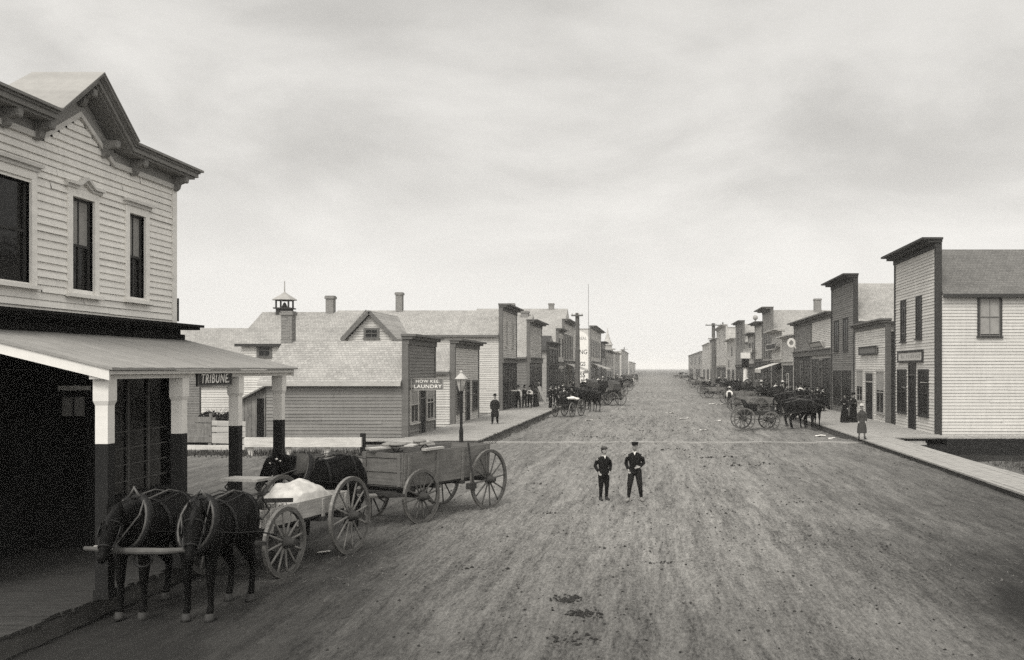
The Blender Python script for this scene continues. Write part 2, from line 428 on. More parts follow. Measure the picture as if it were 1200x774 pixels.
def store(name, label, side, Y0, Y1, ztop, eave, ridge, depth, wm, tm='trim', rm='shingle', sm=None, cor=.4, ups=(), downs=(), doors=(), chim=(), band=None, flat=False, ex=.14, cm=None, fm=None, group=None, lower=None, brackets=0, cat='building'):
    s = 1 if side == 'L' else -1; xw = XL if side == 'L' else XR; xb = xw - s * depth; W = Y1 - Y0; yc = (Y0 + Y1) / 2
    root = thing(name, label, cat, ((xw + xb) / 2, yc, 0), group, True)
    o = (xw, Y0); u = (0, 1); n = (s, 0); sm = sm or wm; cm = cm or tm
    far = Y0 > 120
    # front
    f = MB(); f.box(xw - s * .004, xw - s * .22, Y0, Y1, 0, ztop)
    zl = band[0] if (band and lower) else WALK
    siding(f, o, u, n, W, zl if lower else .05, ztop, ex if not far else ex * 1.6)
    f.build('false_front', wm, root)
    if lower:
        lo = MB(); siding(lo, o, u, n, W, .05, zl - .002, ex * 1.2); lo.build('shop_front', lower, root)
    # side and core
    w = MB(); w.box(xw - s * .221, xb, Y0 + .004, Y1 - .004, 0, eave)
    if not flat:
        w.prism([(Y0 + .01, eave - .01), (yc, ridge - .03), (Y1 - .01, eave - .01)], lambda a, b, t: (xw - s * .23 if t == 0 else xb, a, b))
    xs = min(xw, xb); siding(w, (xs, Y0), (1, 0), (0, -1), abs(depth), .05, eave if not flat else eave, ex)
    w.build('side_wall', sm, root)
    if flat:
        r = MB(); r.box(xw - s * .222, xb - s * .15, Y0 - .1, Y1 + .1, eave + .001, eave + .12); rf = r.build('roof', rm, root)
    else: rf = gable_roof(root, xw - s * .225, xb - s * .3, Y0, Y1, eave, ridge, rm, fm=fm or tm)
    for (xo, h, wd) in chim: chimney(rf, xw - s * xo, yc, (eave if flat else ridge) - .4, h, wd)
    # trim
    t = MB(); cw = .2
    t.obox(o, u, n, -.06, cw, .003, .065, .05, ztop - .12); t.box(xw + s * .003, xw - s * .22, Y0 - .06, Y0 - .002, .051, ztop - .121); t.build('corner_board', tm, root)
    t = MB(); t.obox(o, u, n, W - cw, W + .02, .003, .065, .05, ztop - .12); t.build('corner_board', tm, root)
    c = MB()
    c.obox(o, u, n, -.08, W + .06, .002, .1, ztop - .34, ztop - .1); c.obox(o, u, n, -.14, W + .14, -.22, cor * .6, ztop - .1, ztop + .03); c.obox(o, u, n, -.2, W + .2, -.24, cor, ztop + .03, ztop + .13)
    for k in range(brackets):
        uu = .25 + (W - .5) * k / max(1, brackets - 1); c.obox(o, u, n, uu - .06, uu + .06, .1, cor * .55, ztop - .36, ztop - .101)
    c.build('cornice', cm, root)
    if band:
        b = MB(); b.obox(o, u, n, -.08, W + .03, .002, .16, band[0], band[1] - .08); b.obox(o, u, n, -.1, W + .06, .002, .3, band[1] - .08, band[1]); b.build('shop_cornice', tm, root)
    gm = 'glass_far'
    for (a, b, c0, d, *k) in ups: window(root, o, u, n, a, b, c0, d, k[0] if k else tm, gm, .09, .042, bars=(1, 1), blind=(k[1] if len(k) > 1 else 0))
    for (a, b, c0, d, *k) in downs: window(root, o, u, n, a, b, c0, d, k[0] if k else ('trim' if lower else tm), gm, .09, .042, bars=(1, 1), blind=(k[1] if len(k) > 1 else 0))
    for (a, b, *k) in doors: door(root, o, u, n, a, b, WALK, k[1] if len(k) > 1 else 2.75, k[0] if k else tm)
    return root
def shop_row(W, n, z0=.85, z1=3.0, gap=.35):
    """evenly spread shop windows leaving the middle for a door"""
    out = []; w = (W - 1.3 - gap * 3) / 2
    return [(gap, gap + w, z0, z1), (W - gap - w, W - gap, z0, z1)], [(W / 2 - .5, W / 2 + .5)]

# ---------------------------------------------------------------- camera, light, sky
cam = bpy.data.cameras.new('camera'); co = bpy.data.objects.new('camera', cam); COL.objects.link(co)
cam.sensor_width = 36; cam.lens = 36 * F / 1200; cam.clip_start = .1; cam.clip_end = 20000
co.location = (0, 0, EYE); co.rotation_euler = (PI / 2, 0, 0)
cam.shift_x = -(VX - 600) / 1200; cam.shift_y = (VY - 387) / 1200
scene.camera = co
SUN_EL, SUN_AZ = math.radians(50), math.radians(198)     # azimuth clockwise from the street direction (+Y)
sd = bpy.data.lights.new('sun', 'SUN'); sd.energy = 1.5; sd.angle = math.radians(18); sd.color = (1, .97, .92)
so = bpy.data.objects.new('sun', sd); COL.objects.link(so)
sv = Vector((math.sin(SUN_AZ) * math.cos(SUN_EL), math.cos(SUN_AZ) * math.cos(SUN_EL), math.sin(SUN_EL)))
so.rotation_euler = (-sv).to_track_quat('-Z', 'Y').to_euler(); so.location = (10, -20, 40)
wd = bpy.data.worlds.new('World'); scene.world = wd; wd.use_nodes = True
nt = wd.node_tree; bg = nt.nodes['Background']
sky = node(nt, 'ShaderNodeTexSky', sky_type='NISHITA', sun_disc=False, sun_elevation=SUN_EL, sun_rotation=SUN_AZ, air_density=1.0, dust_density=4.0)
bw = node(nt, 'ShaderNodeRGBToBW'); link(nt, sky.outputs[0], bw.inputs[0])
tc = node(nt, 'ShaderNodeTexCoord'); sep = node(nt, 'ShaderNodeSeparateXYZ'); link(nt, tc.outputs['Generated'], sep.inputs[0])
zc = math_(nt, 'ADD', math_(nt, 'MAXIMUM', sep.outputs[2], 0.0), .34)
cb = node(nt, 'ShaderNodeCombineXYZ'); link(nt, math_(nt, 'DIVIDE', sep.outputs[0], zc), cb.inputs[0]); link(nt, math_(nt, 'DIVIDE', sep.outputs[1], zc), cb.inputs[1])
mp = node(nt, 'ShaderNodeMapping'); mp.inputs['Scale'].default_value = (1.5, 1.7, 1); mp.inputs['Rotation'].default_value = (0, 0, .35); mp.inputs['Location'].default_value = (3.1, 1.7, 0); link(nt, cb.outputs[0], mp.inputs['Vector'])
n1 = node(nt, 'ShaderNodeTexNoise', Scale=1.15, Detail=8, Roughness=.56, Distortion=.35); link(nt, mp.outputs[0], n1.inputs['Vector'])
cl = node(nt, 'ShaderNodeMapRange', interpolation_type='SMOOTHSTEP'); link(nt, n1.outputs['Fac'], cl.inputs[0])
cl.inputs[1].default_value = .34; cl.inputs[2].default_value = .68; cl.inputs[3].default_value = .0; cl.inputs[4].default_value = 1
# an overcast deck: the clear-sky radiance evened out, banks of cloud thicker towards the zenith
horizon = node(nt, 'ShaderNodeMapRange', interpolation_type='SMOOTHSTEP'); link(nt, sep.outputs[2], horizon.inputs[0])
horizon.inputs[1].default_value = .02; horizon.inputs[2].default_value = .42; horizon.inputs[3].default_value = 5.25; horizon.inputs[4].default_value = 4.35
elev = node(nt, 'ShaderNodeMapRange', interpolation_type='SMOOTHSTEP'); link(nt, sep.outputs[2], elev.inputs[0]); elev.inputs[1].default_value = .02; elev.inputs[2].default_value = .24
cloudy = math_(nt, 'MULTIPLY', horizon.outputs[0], math_(nt, 'SUBTRACT', 1.03, math_(nt, 'MULTIPLY', math_(nt, 'SUBTRACT', 1.0, cl.outputs[0]), math_(nt, 'MULTIPLY', elev.outputs[0], .34))))
mixv = math_(nt, 'ADD', math_(nt, 'MULTIPLY', bw.outputs[0], .2), math_(nt, 'MULTIPLY', cloudy, 1.0))
# fill light added to the unseen sky, spread around the veiled sun (behind the camera)
dt = node(nt, 'ShaderNodeVectorMath', operation='DOT_PRODUCT'); link(nt, tc.outputs['Generated'], dt.inputs[0]); dt.inputs[1].default_value = sv
lobe = math_(nt, 'POWER', math_(nt, 'MAXIMUM', math_(nt, 'ADD', math_(nt, 'MULTIPLY', dt.outputs['Value'], .75), .25), 0.0), 1.6)
mixv = math_(nt, 'ADD', mixv, math_(nt, 'MULTIPLY', lobe, 11.0))
tint = node(nt, 'ShaderNodeMix', data_type='RGBA', blend_type='MULTIPLY'); tint.inputs[0].default_value = 1
link(nt, mixv, tint.inputs[6]); tint.inputs[7].default_value = (1, .978, .935, 1)
link(nt, tint.outputs[2], bg.inputs['Color']); bg.inputs['Strength'].default_value = .1
scene.view_settings.view_transform = 'Standard'; scene.view_settings.look = 'None'; scene.view_settings.exposure = .6; scene.view_settings.gamma = 1
scene.cycles.use_denoising = False; scene.cycles.volume_bounces = 2; scene.cycles.max_bounces = 8

# haze
hz = MB(); hz.box(-3300, 3300, -60, 6600, -2.5, 24); ho = hz.build('haze', 'white'); ho.data.materials.clear()
hm, hnt, hb = new_mat('haze_air'); hnt.nodes.remove(hb)
pv = node(hnt, 'ShaderNodeVolumePrincipled'); pv.inputs['Density'].default_value = .00036; pv.inputs['Color'].default_value = (.98, .97, .95, 1); pv.inputs['Anisotropy'].default_value = .0
link(hnt, pv.outputs[0], hnt.nodes['Material Output'].inputs['Volume']); ho.data.materials.append(hm)
tag(ho, 'thin pale haze lying over the street', 'haze', kind='stuff')

# ---------------------------------------------------------------- ground
def ramp(t, a, b): t = max(0, min(1, (t - a) / (b - a))); return t * t * (3 - 2 * t)
TRACKS = [(-4.6, .5, .3, .085, .03), (-3.1, .8, 1.9, .10, .035), (-1.9, .7, 4.0, .085, .028), (-.5, .9, 2.7, .10, .036), (.7, .6, 5.1, .085, .03), (1.6, .8, .9, .09, .032), (2.9, .9, 3.3, .10, .036), (4.3, .7, 1.2, .085, .028), (5.6, .6, 4.6, .10, .034), (7.0, .4, 2.2, .09, .03)]
def ground_z(x, y):
    near = 1 - ramp(y, 60, 110)
    if y < 6 or x < -30 or x > 30: near = 0
    n = noise.noise
    z = 0
    if near > 0:
        rut = .045 * n(Vector((x * 1.15, y * .035, 1.3))) + .022 * n(Vector((x * 3.2, y * .10, 7.7))) + .010 * n(Vector((x * 7.5, y * .45, 2.2)))
        lump = .028 * n(Vector((x * 1.9, y * 1.9, 4))) + .016 * n(Vector((x * 4.8, y * 4.2, 9)))
        z = (rut + lump * .9) * near - .012 * near
        for (x0, am, ph, wd, dp) in TRACKS:
            xc = x0 + am * math.sin(y * .055 + ph) + .25 * am * math.sin(y * .21 + ph * 2)
            for off in (-.68, .68):
                d = (x - xc - off) / wd
                if abs(d) < 3: z += (-dp * math.exp(-d * d) + .45 * dp * math.exp(-((abs(d) - 1.5) / .6) ** 2)) * (.55 + .45 * n(Vector((x0, y * .35, 5)))) * near
        # ditch beside the corner building on the right
        if x > 10.8: z -= .75 * ramp(x, 10.9, 11.5) * (1 - ramp(x, 18, 23)) * ramp(y, 34.5, 38.5) * (1 - ramp(y, 44.3, 44.9))
        # gutter under the right-hand plank walk
        z -= .05 * math.exp(-((y - 39.5 + .1 * (x - 9)) / .35) ** 2) * ramp(x, 4, 7) * (1 - ramp(x, 11, 12))
        z -= .10 * ramp(x, 8.2, 9.0) * (1 - ramp(x, 9.3, 9.6)) * ramp(y, 46, 48)
        z -= .08 * ramp(-x, 6.9, 7.5) * (1 - ramp(-x, 7.6, 8.0))
    return z
def axis(parts):
    out = []
    for a, b, st in parts:
        k = max(1, round((b - a) / st)); out += [a + (b - a) * i / k for i in range(k)]
    return out + [parts[-1][1]]
gx = axis([(-3200, -400, 700), (-400, -60, 60), (-60, -22, 5), (-22, -8, .35), (-8, 9.3, .075), (9.3, 13, .15), (13, 24, .5), (24, 60, 6), (60, 400, 60), (400, 3200, 700)])
gy = axis([(-55, 5, 10), (5, 9, 1), (9, 20, .09), (20, 30, .15), (30, 46, .25), (46, 75, .5), (75, 120, 1.5), (120, 400, 20), (400, 6500, 600)])
nx = len(gx); g = MB(); g.v = [(x, y, ground_z(x, y)) for y in gy for x in gx]
g.f = [(j * nx + i, j * nx + i + 1, (j + 1) * nx + i + 1, (j + 1) * nx + i) for j in range(len(gy) - 1) for i in range(nx - 1)]
m, nt, b = new_mat('street_dirt')
g1 = noise_fac(nt, pos(nt, (10, .9, 1)), 1.0, 5, .75, .3, .7)
wv = node(nt, 'ShaderNodeTexNoise', Scale=.35, Detail=3); link(nt, pos(nt, (1, .5, 1)), wv.inputs['Vector'])
wa = node(nt, 'ShaderNodeVectorMath', operation='MULTIPLY_ADD'); link(nt, wv.outputs['Color'], wa.inputs[0]); wa.inputs[1].default_value = (3.2, .5, 0); link(nt, pos(nt, (2.6, .12, 1)), wa.inputs[2])
g2 = noise_fac(nt, wa.outputs[0], 1.0, 6, .7, .32, .68)
g3 = noise_fac(nt, pos(nt, (.22, .09, 1)), 1.0, 4, .55)
g4 = noise_fac(nt, pos(nt, (3, 1.3, 1)), 1.0, 6, .75, .33, .67)
g5 = noise_fac(nt, pos(nt, (22, 7, 1)), 1.0, 5, .8, .3, .7)
s = math_(nt, 'ADD', math_(nt, 'MULTIPLY', g1, .24), math_(nt, 'MULTIPLY', g2, .22))
s = math_(nt, 'ADD', s, math_(nt, 'MULTIPLY', g3, .08)); s = math_(nt, 'ADD', s, math_(nt, 'MULTIPLY', g4, .09)); s = math_(nt, 'ADD', s, math_(nt, 'MULTIPLY', g5, .37))
# dark moist earth along both kerbs, plus lens falloff painted into the near ground; the driven middle is dry and pale
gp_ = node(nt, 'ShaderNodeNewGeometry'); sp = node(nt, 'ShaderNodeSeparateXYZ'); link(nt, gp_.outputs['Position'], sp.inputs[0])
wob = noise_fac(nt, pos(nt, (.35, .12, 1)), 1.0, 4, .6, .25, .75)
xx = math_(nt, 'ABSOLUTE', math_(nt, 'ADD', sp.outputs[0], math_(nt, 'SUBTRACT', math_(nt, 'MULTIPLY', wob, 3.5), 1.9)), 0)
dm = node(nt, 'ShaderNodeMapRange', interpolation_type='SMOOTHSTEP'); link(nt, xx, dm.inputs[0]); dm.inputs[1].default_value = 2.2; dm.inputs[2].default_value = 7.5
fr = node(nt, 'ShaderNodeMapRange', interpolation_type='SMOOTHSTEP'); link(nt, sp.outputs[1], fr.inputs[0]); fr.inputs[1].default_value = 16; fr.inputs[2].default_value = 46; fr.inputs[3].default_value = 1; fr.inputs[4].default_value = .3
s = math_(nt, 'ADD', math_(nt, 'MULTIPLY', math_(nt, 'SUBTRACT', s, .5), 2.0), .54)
# lens falloff painted in: the near part of the street darkens towards the camera
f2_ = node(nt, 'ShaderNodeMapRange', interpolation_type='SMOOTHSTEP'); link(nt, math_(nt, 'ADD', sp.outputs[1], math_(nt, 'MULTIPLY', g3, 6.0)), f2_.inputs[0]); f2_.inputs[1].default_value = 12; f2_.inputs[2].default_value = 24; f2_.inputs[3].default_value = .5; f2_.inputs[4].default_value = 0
damp_falloff = math_(nt, 'ADD', math_(nt, 'MULTIPLY', math_(nt, 'MULTIPLY', dm.outputs[0], fr.outputs[0]), .74), f2_.outputs[0])
dz_ = node(nt, 'ShaderNodeMapRange'); link(nt, sp.outputs[2], dz_.inputs[0]); dz_.inputs[1].default_value = -.12; dz_.inputs[2].default_value = -.5; dz_.inputs[3].default_value = 0; dz_.inputs[4].default_value = .8   # ditch shade painted into the mud colour, darker with depth
s = math_(nt, 'MULTIPLY', s, math_(nt, 'SUBTRACT', 1.0, math_(nt, 'MINIMUM', math_(nt, 'ADD', damp_falloff, dz_.outputs[0]), .95)))
fp = node(nt, 'ShaderNodeMapRange'); link(nt, sp.outputs[1], fp.inputs[0]); fp.inputs[1].default_value = 330; fp.inputs[2].default_value = 600; fp.inputs[3].default_value = 1; fp.inputs[4].default_value = .5   # unbroken prairie sod beyond the town
s = math_(nt, 'MULTIPLY', s, fp.outputs[0])
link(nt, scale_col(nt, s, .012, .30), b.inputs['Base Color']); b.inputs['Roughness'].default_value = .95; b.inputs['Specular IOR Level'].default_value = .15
hh = math_(nt, 'ADD', math_(nt, 'MULTIPLY', g1, .5), math_(nt, 'ADD', math_(nt, 'MULTIPLY', g5, .25), math_(nt, 'MULTIPLY', g4, .5)))
bump(nt, b, hh, .8, .05)
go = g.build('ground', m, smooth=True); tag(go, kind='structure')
def gz(x, y): return ground_z(x, y)

# ---------------------------------------------------------------- boardwalks
def planks(mb, x0, x1, y0, y1, z, w=.2, along='x', th=.05):
    if along == 'x':
        y = y0
        while y < y1 - .02:
            ww = min(w * random.uniform(.85, 1.15), y1 - y); dz = random.uniform(-.008, .004); e = random.uniform(-.04, .05)
            mb.hexa(((x0, y, z - th + dz), (x1 + e, y, z - th + dz), (x1 + e, y + ww - .012, z - th + dz), (x0, y + ww - .012, z - th + dz),
                     (x0, y, z + dz), (x1 + e, y, z + dz + random.uniform(-.008, .008)), (x1 + e, y + ww - .012, z + dz), (x0, y + ww - .012, z + dz))); y += ww
    else:
        x = x0
        while x < x1 - .02:
            ww = min(w * random.uniform(.85, 1.15), x1 - x); y = y0 - random.uniform(0, 3)
            while y < y1:
                a = max(y, y0); c = min(y + 4.2, y1); dz = random.uniform(-.006, .006)
                if c - a > .1: mb.box(x, x + ww - .012, a, c - .012, z - th + dz, z + dz)
                y += 4.2
            x += ww
def walk_obj(name, x0, x1, y0, y1, z, mtop, along='x', edge=None, joist=True):
    a = MB(); planks(a, x0, x1, y0, y1, z, .2, along)
    o = tag(a.build(name, mtop), kind='structure')
    if joist:
        e = MB()
        for xe in ((x0, x1) if edge is None else edge): e.box(xe - .07, xe + .07, y0 + .02, y1 - .02, -.15, z - .062)
        e.box(x0 + .1, x1 - .1, y0 + .03, y0 + .15, -.15, z - .062); e.box(x0 + .1, x1 - .1, y1 - .15, y1 - .03, -.15, z - .062)
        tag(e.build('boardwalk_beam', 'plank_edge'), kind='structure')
    return o
YT0, YT1 = 12.95, 19.52           # the newspaper building along the street
XW = -9.52                        # its front wall
walk_obj('boardwalk_porch', -11.2, -7.5, 4.5, YT1 + .15, WALK, 'plank_shaded', edge=(-7.62, -9.3))
walk_obj('boardwalk_west', XL - .05, EDGE_L, 42.6, 330, WALK, 'plank', edge=(EDGE_L - .1, -9.4))
walk_obj('boardwalk_east', EDGE_R, XR + .05, 44.4, 300, WALK, 'plank', edge=(EDGE_R + .1, 11.3))
walk_obj('boardwalk_crossing', EDGE_R, 10.85, 8, 44.38, WALK - .02, 'plank', 'y', edge=(9.45, 10.65))
walk_obj('boardwalk_side', XR - 2.5, 40, 44.42, 45.9, WALK - .035, 'plank', 'y', edge=(12, 40), joist=False)
tag((lambda e: (e.box(11.0, 40, 44.43, 44.55, -.9, WALK - .1), e.build('boardwalk_beam', 'post_dark'))[1])(MB()), kind='structure')  # near-black beam face continues the painted ditch shade
ws = MB(); planks(ws, -30, XL - .06, 42.6, 44.2, WALK - .03, .2, 'y'); tag(ws.build('boardwalk_yard', 'plank'), kind='structure')
# the plank crossing in the street, half buried
m, nt, b = new_mat('buried_crossing_planks')
f1 = noise_fac(nt, pos(nt, (.25, 1.5, 1)), 1.2, 4); f2 = noise_fac(nt, pos(nt, (1.5, 9, 1)), 1.5, 4)
link(nt, scale_col(nt, math_(nt, 'ADD', math_(nt, 'MULTIPLY', f1, .6), math_(nt, 'MULTIPLY', f2, .4)), .08, .36), b.inputs['Base Color']); b.inputs['Roughness'].default_value = .95
for (xa, xb_, yy) in ((-9.5, 12.2, 43.3),):
    c = MB(); x = xa
    while x < xb_:
        for k in range(3):
            if random.random() < (.45 if -2 < x < 5 else .15): continue
            t0, t1 = random.uniform(-.03, .03), random.uniform(-.03, .03); xe = min(x + 2.4, xb_) - .02; ya0, ya1 = yy + k * .26 + random.uniform(-.02, .02), yy + k * .26 + .23
            c.hexa([(x, ya0, -.08), (xe, ya0 + t1, -.08), (xe, ya1 + t1, -.08), (x, ya1, -.08), (x, ya0, .022 + t0), (xe, ya0 + t1, .022 + t1), (xe, ya1 + t1, .022 + t1), (x, ya1, .022 + t0)])
        x += 2.4
    tag(c.build('plank_crossing', m), kind='structure')

# ---------------------------------------------------------------- the newspaper building (left foreground)
KX = 1.0725
def zk(py, d0): return EYE + ((VY - py) * d0 / F) * KX          # heights read at the first distance estimate
tri = thing('newspaper_office', 'two storey clapboard building with gabled bracketed cornice behind the porch at the left edge', 'building', (-14, 16.3, 0), None, True)
o = (XW, YT0); u = (0, 1); n = (1, 0); LT = YT1 - YT0
yo = lambda px: fy(px, XW) - YT0
W1 = (yo(-9), yo(33), zat(329, 15.4), zat(205, 15.4)); 
def wz(py, px): return zat(py, fy(px, XW))
W1 = (13.98 - YT0 - .02, 14.98 - YT0, wz(331, 20), wz(206, 20))
W2 = (yo(82.5), yo(108.5), wz(344, 95), wz(233, 95))
W3 = (yo(149.5), yo(168.5), wz(351, 159), wz(252, 159))
zb0, zb1 = wz(389, 30), wz(366, 30)        # dark belt cornice
ZF = wz(223, 204)                          # underside of the frieze
apY = 15.25 / 1.0 * 1.0
apY = fy(91, XW); kinkR = fy(131, XW); kinkL = 2 * apY - kinkR; apZ = wz(137, 91)
def front_span(z): return (0, LT) if z < ZF + .05 else (max(0, apY - YT0 - (kinkR - apY) * (apZ - z) / (apZ - ZF)), apY - YT0 + (kinkR - apY) * (apZ - z) / (apZ - ZF))
wl = MB(); siding(wl, o, u, n, LT, zb1 - .02, apZ, .118, .03, (W1, W2, W3), front_span)
for (a, b_, c, d) in (W1, W2, W3):          # reveals
    for (p, q) in ((a - .02, a), (b_, b_ + .02)): wl.obox(o, u, n, p, q, -.12, .0, c, d)
XRC = XW - 1.15; REY = fy(118, XW)
wl.box(XW - .14, XW - 10, YT0, YT1 - .02, zb0, 7.2)
wl.box(XW - .14, XW - 10, REY + .01, YT1 - .02, 0, zb0 - .001)
wl.box(XRC - .01, XW - 10, YT0, REY + .009, 0, zb0 - .001)
wl.build('front_wall', 'facade', tri)
# far side wall and its return
sw_ = MB(); siding(sw_, (XW, YT1 - .02), (-1, 0), (0, 1), 10, .1, 7.2, .155, .02); sw_.obox(o, u, n, LT - .02, LT, -.139, .0, WALK, 7.25); sw_.build('side_wall', 'facade', tri)
sw_ = MB(); siding(sw_, (XW - 10, YT0), (1, 0), (0, -1), 9.86, .1, 7.15, .118, .03); sw_.build('side_wall', 'facade', tri)
cb_ = MB(); cb_.obox(o, u, n, LT - .14, LT + .025, .0, .045, zb1, ZF); cb_.build('corner_board', 'facade', tri)
window(tri, o, u, n, *W1, 'facade', 'glass', .13, -.07, 'trim', bars=(0, 0), hood='flat', hm='trim_light')
window(tri, o, u, n, *W2, 'facade', 'glass', .13, -.07, 'trim', hood='gable', blind=.5, hm='trim_light')
window(tri, o, u, n, *W3, 'facade', 'glass', .13, -.07, 'trim', hood='flat', blind=.5, hm='trim_light')
# zigzag frieze, cornice and pediment
PR = .40
def zig(z0, dz, peak, over=0, kr=None, end=0):
    """outline along the front: level, up to the peak, level"""
    a, kl, c, r, e = -.0 - over, kinkL - YT0, apY - YT0, kinkR - YT0, LT + end
    if kr is not None: kl, r = c - kr, c + kr
    return [(a, z0), (kl, z0), (c, z0 + peak), (r, z0), (e, z0)], dz
def zprism(mb, z0, dz, peak, n0, n1, over=0, kr=None, end=0, dpk=0):
    pts, _ = zig(z0, dz, peak, over, kr, end)
    for i in range(4):
        (a, za), (b_, zb_) = pts[i], pts[i + 1]
        ta = dz + (dpk if i == 2 else 0); tb = dz + (dpk if i == 1 else 0)
        P = lambda t, z, q: (o[0] + q, o[1] + t, z)
        mb.hexa((P(a, za, n0), P(b_, zb_, n0), P(b_, zb_, n1), P(a, za, n1), P(a, za + ta, n0), P(b_, zb_ + tb, n0), P(b_, zb_ + tb, n1), P(a, za + ta, n1)))
PK = apZ - ZF
ZC = 7.30                       # top of the cornice
fz = MB(); zprism(fz, ZF, .09, PK, .0, .06); fz.build('frieze_moulding', 'trim_light', tri)
fb = MB(); zprism(fb, ZF + .091, ZC - .202 - ZF - .09, PK, .0, .03); fb.build('frieze', 'frieze', tri)
KR = fy(160, XW + PR) - fy(118, XW + PR); PK2 = zat(88, fy(118, XW + PR)) - zat(169, fy(160, XW + PR))
co_ = MB()
for (z0, dz, n0, n1, e) in ((ZC - .20, .04, .0, PR - .1, .24), (ZC - .159, .08, .0, PR - .05, .29), (ZC - .078, .035, .0, PR - .02, .32), (ZC - .042, .042, .0, PR + .03, .36)):
    zprism(co_, z0, dz, PK2, n0, n1, .4, KR, e)
co_.build('cornice', 'cornice', tri)
br = []
for (yy, zz) in ((kinkL - .9, 0), (kinkL - .12, 0), (kinkR - .32, .13), (kinkR + .62, 0), (LT + YT0 - .07, 0), (apY - .0, PK2 - .06)):
    k = MB(); t = yy - YT0; zt = ZC - .203 + zz
    ol = [(.0, zt), (PR - .13, zt), (PR - .13, zt - .07), (PR - .18, zt - .11), (.12, zt - .15), (.1, zt - .23), (.05, zt - .28), (.0, zt - .28)]
    k.prism(ol, lambda a, b_, q, t=t: (o[0] + .031 + a, o[1] + t - .06 + .12 * q, b_))
    k.blob((o[0] + PR - .13, o[1] + t, zt - .09), (.045, .075, .045), 8, 5); k.blob((o[0] + .1, o[1] + t, zt - .22), (.035, .07, .04), 8, 5)
    k.build('bracket', 'cornice', tri)
rf = MB(); rf.box(XW - 10.3, XW - .001, YT0 - .25, YT1 + .25, ZC - .19, ZC - .08); 
c0 = apY
def PRf(t, z, x): return (x, c0 + t, z)
zr = ZC + PK2 + .006; 
for sg in (-1, 1):
    A = [(XW - .75, c0, zr), (XW + PR + .05, c0, zr), (XW + PR + .05, c0 + sg * KR, ZC + .006), (XW - .75 - .3, c0 + sg * KR, ZC + .006)]
    rf.hexa(A + [(p[0], p[1], p[2] + .018) for p in A])
rf.prism([(-KR + .02, ZC - .1), (KR - .02, ZC - .1), (0, zr - .02)], lambda a, b_, t: (XW - .7 if t else XW - .01, c0 + a, b_))
rf.build('roof', 'frieze', tri)
# belt cornice over the porch
bc = MB()
for (z0, z1, pr, e) in ((zb0 - .02, zb0 + .12, .14, .16), (zb0 + .12, zb1 - .08, .08, .1), (zb1 - .08, zb1 - .03, .34, .38), (zb1 - .03, zb1 + .02, .4, .44)):
    bc.obox(o, u, n, -.3, LT + e, .0, pr, z0, z1)
bc.build('belt_cornice', 'black', tri)
# shop front under the porch: flush part, recessed entry
RE = REY - YT0
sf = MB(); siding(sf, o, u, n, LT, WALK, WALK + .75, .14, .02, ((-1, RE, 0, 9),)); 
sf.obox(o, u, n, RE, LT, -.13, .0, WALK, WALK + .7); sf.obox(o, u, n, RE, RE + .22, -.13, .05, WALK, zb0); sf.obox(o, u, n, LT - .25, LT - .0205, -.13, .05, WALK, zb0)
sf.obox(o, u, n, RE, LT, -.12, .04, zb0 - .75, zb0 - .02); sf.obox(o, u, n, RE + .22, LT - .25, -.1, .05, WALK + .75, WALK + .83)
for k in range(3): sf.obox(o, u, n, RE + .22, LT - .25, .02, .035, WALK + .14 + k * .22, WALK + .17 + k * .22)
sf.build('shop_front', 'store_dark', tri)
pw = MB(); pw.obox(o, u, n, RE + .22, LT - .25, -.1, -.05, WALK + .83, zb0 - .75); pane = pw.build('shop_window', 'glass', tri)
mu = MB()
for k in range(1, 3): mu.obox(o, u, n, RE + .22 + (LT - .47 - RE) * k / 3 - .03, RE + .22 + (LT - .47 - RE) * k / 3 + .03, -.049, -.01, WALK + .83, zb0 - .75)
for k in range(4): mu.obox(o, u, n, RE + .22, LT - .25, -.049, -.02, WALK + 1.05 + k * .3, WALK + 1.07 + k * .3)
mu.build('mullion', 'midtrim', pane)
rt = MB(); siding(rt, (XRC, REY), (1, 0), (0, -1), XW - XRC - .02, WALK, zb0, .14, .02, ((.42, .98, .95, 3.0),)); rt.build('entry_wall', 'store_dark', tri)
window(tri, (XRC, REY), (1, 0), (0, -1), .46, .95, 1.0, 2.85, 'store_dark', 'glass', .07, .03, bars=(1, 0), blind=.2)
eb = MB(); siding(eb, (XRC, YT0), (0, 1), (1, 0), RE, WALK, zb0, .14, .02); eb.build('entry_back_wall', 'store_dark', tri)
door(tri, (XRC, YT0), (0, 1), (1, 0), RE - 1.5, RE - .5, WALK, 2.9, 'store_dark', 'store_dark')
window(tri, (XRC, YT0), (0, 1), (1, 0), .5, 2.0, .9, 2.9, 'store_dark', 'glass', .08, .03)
sh = MB(); sh.box(XW - .3, XW - .05, YT1 + .03, YT1 + .10, zat(378, 19.6), zat(349, 19.6)); sh.box(XW - .05, XW + .06, YT1 + .04, YT1 + .075, zat(377, 19.6), zat(350, 19.6)); sh.build('shutter', 'black', tri)
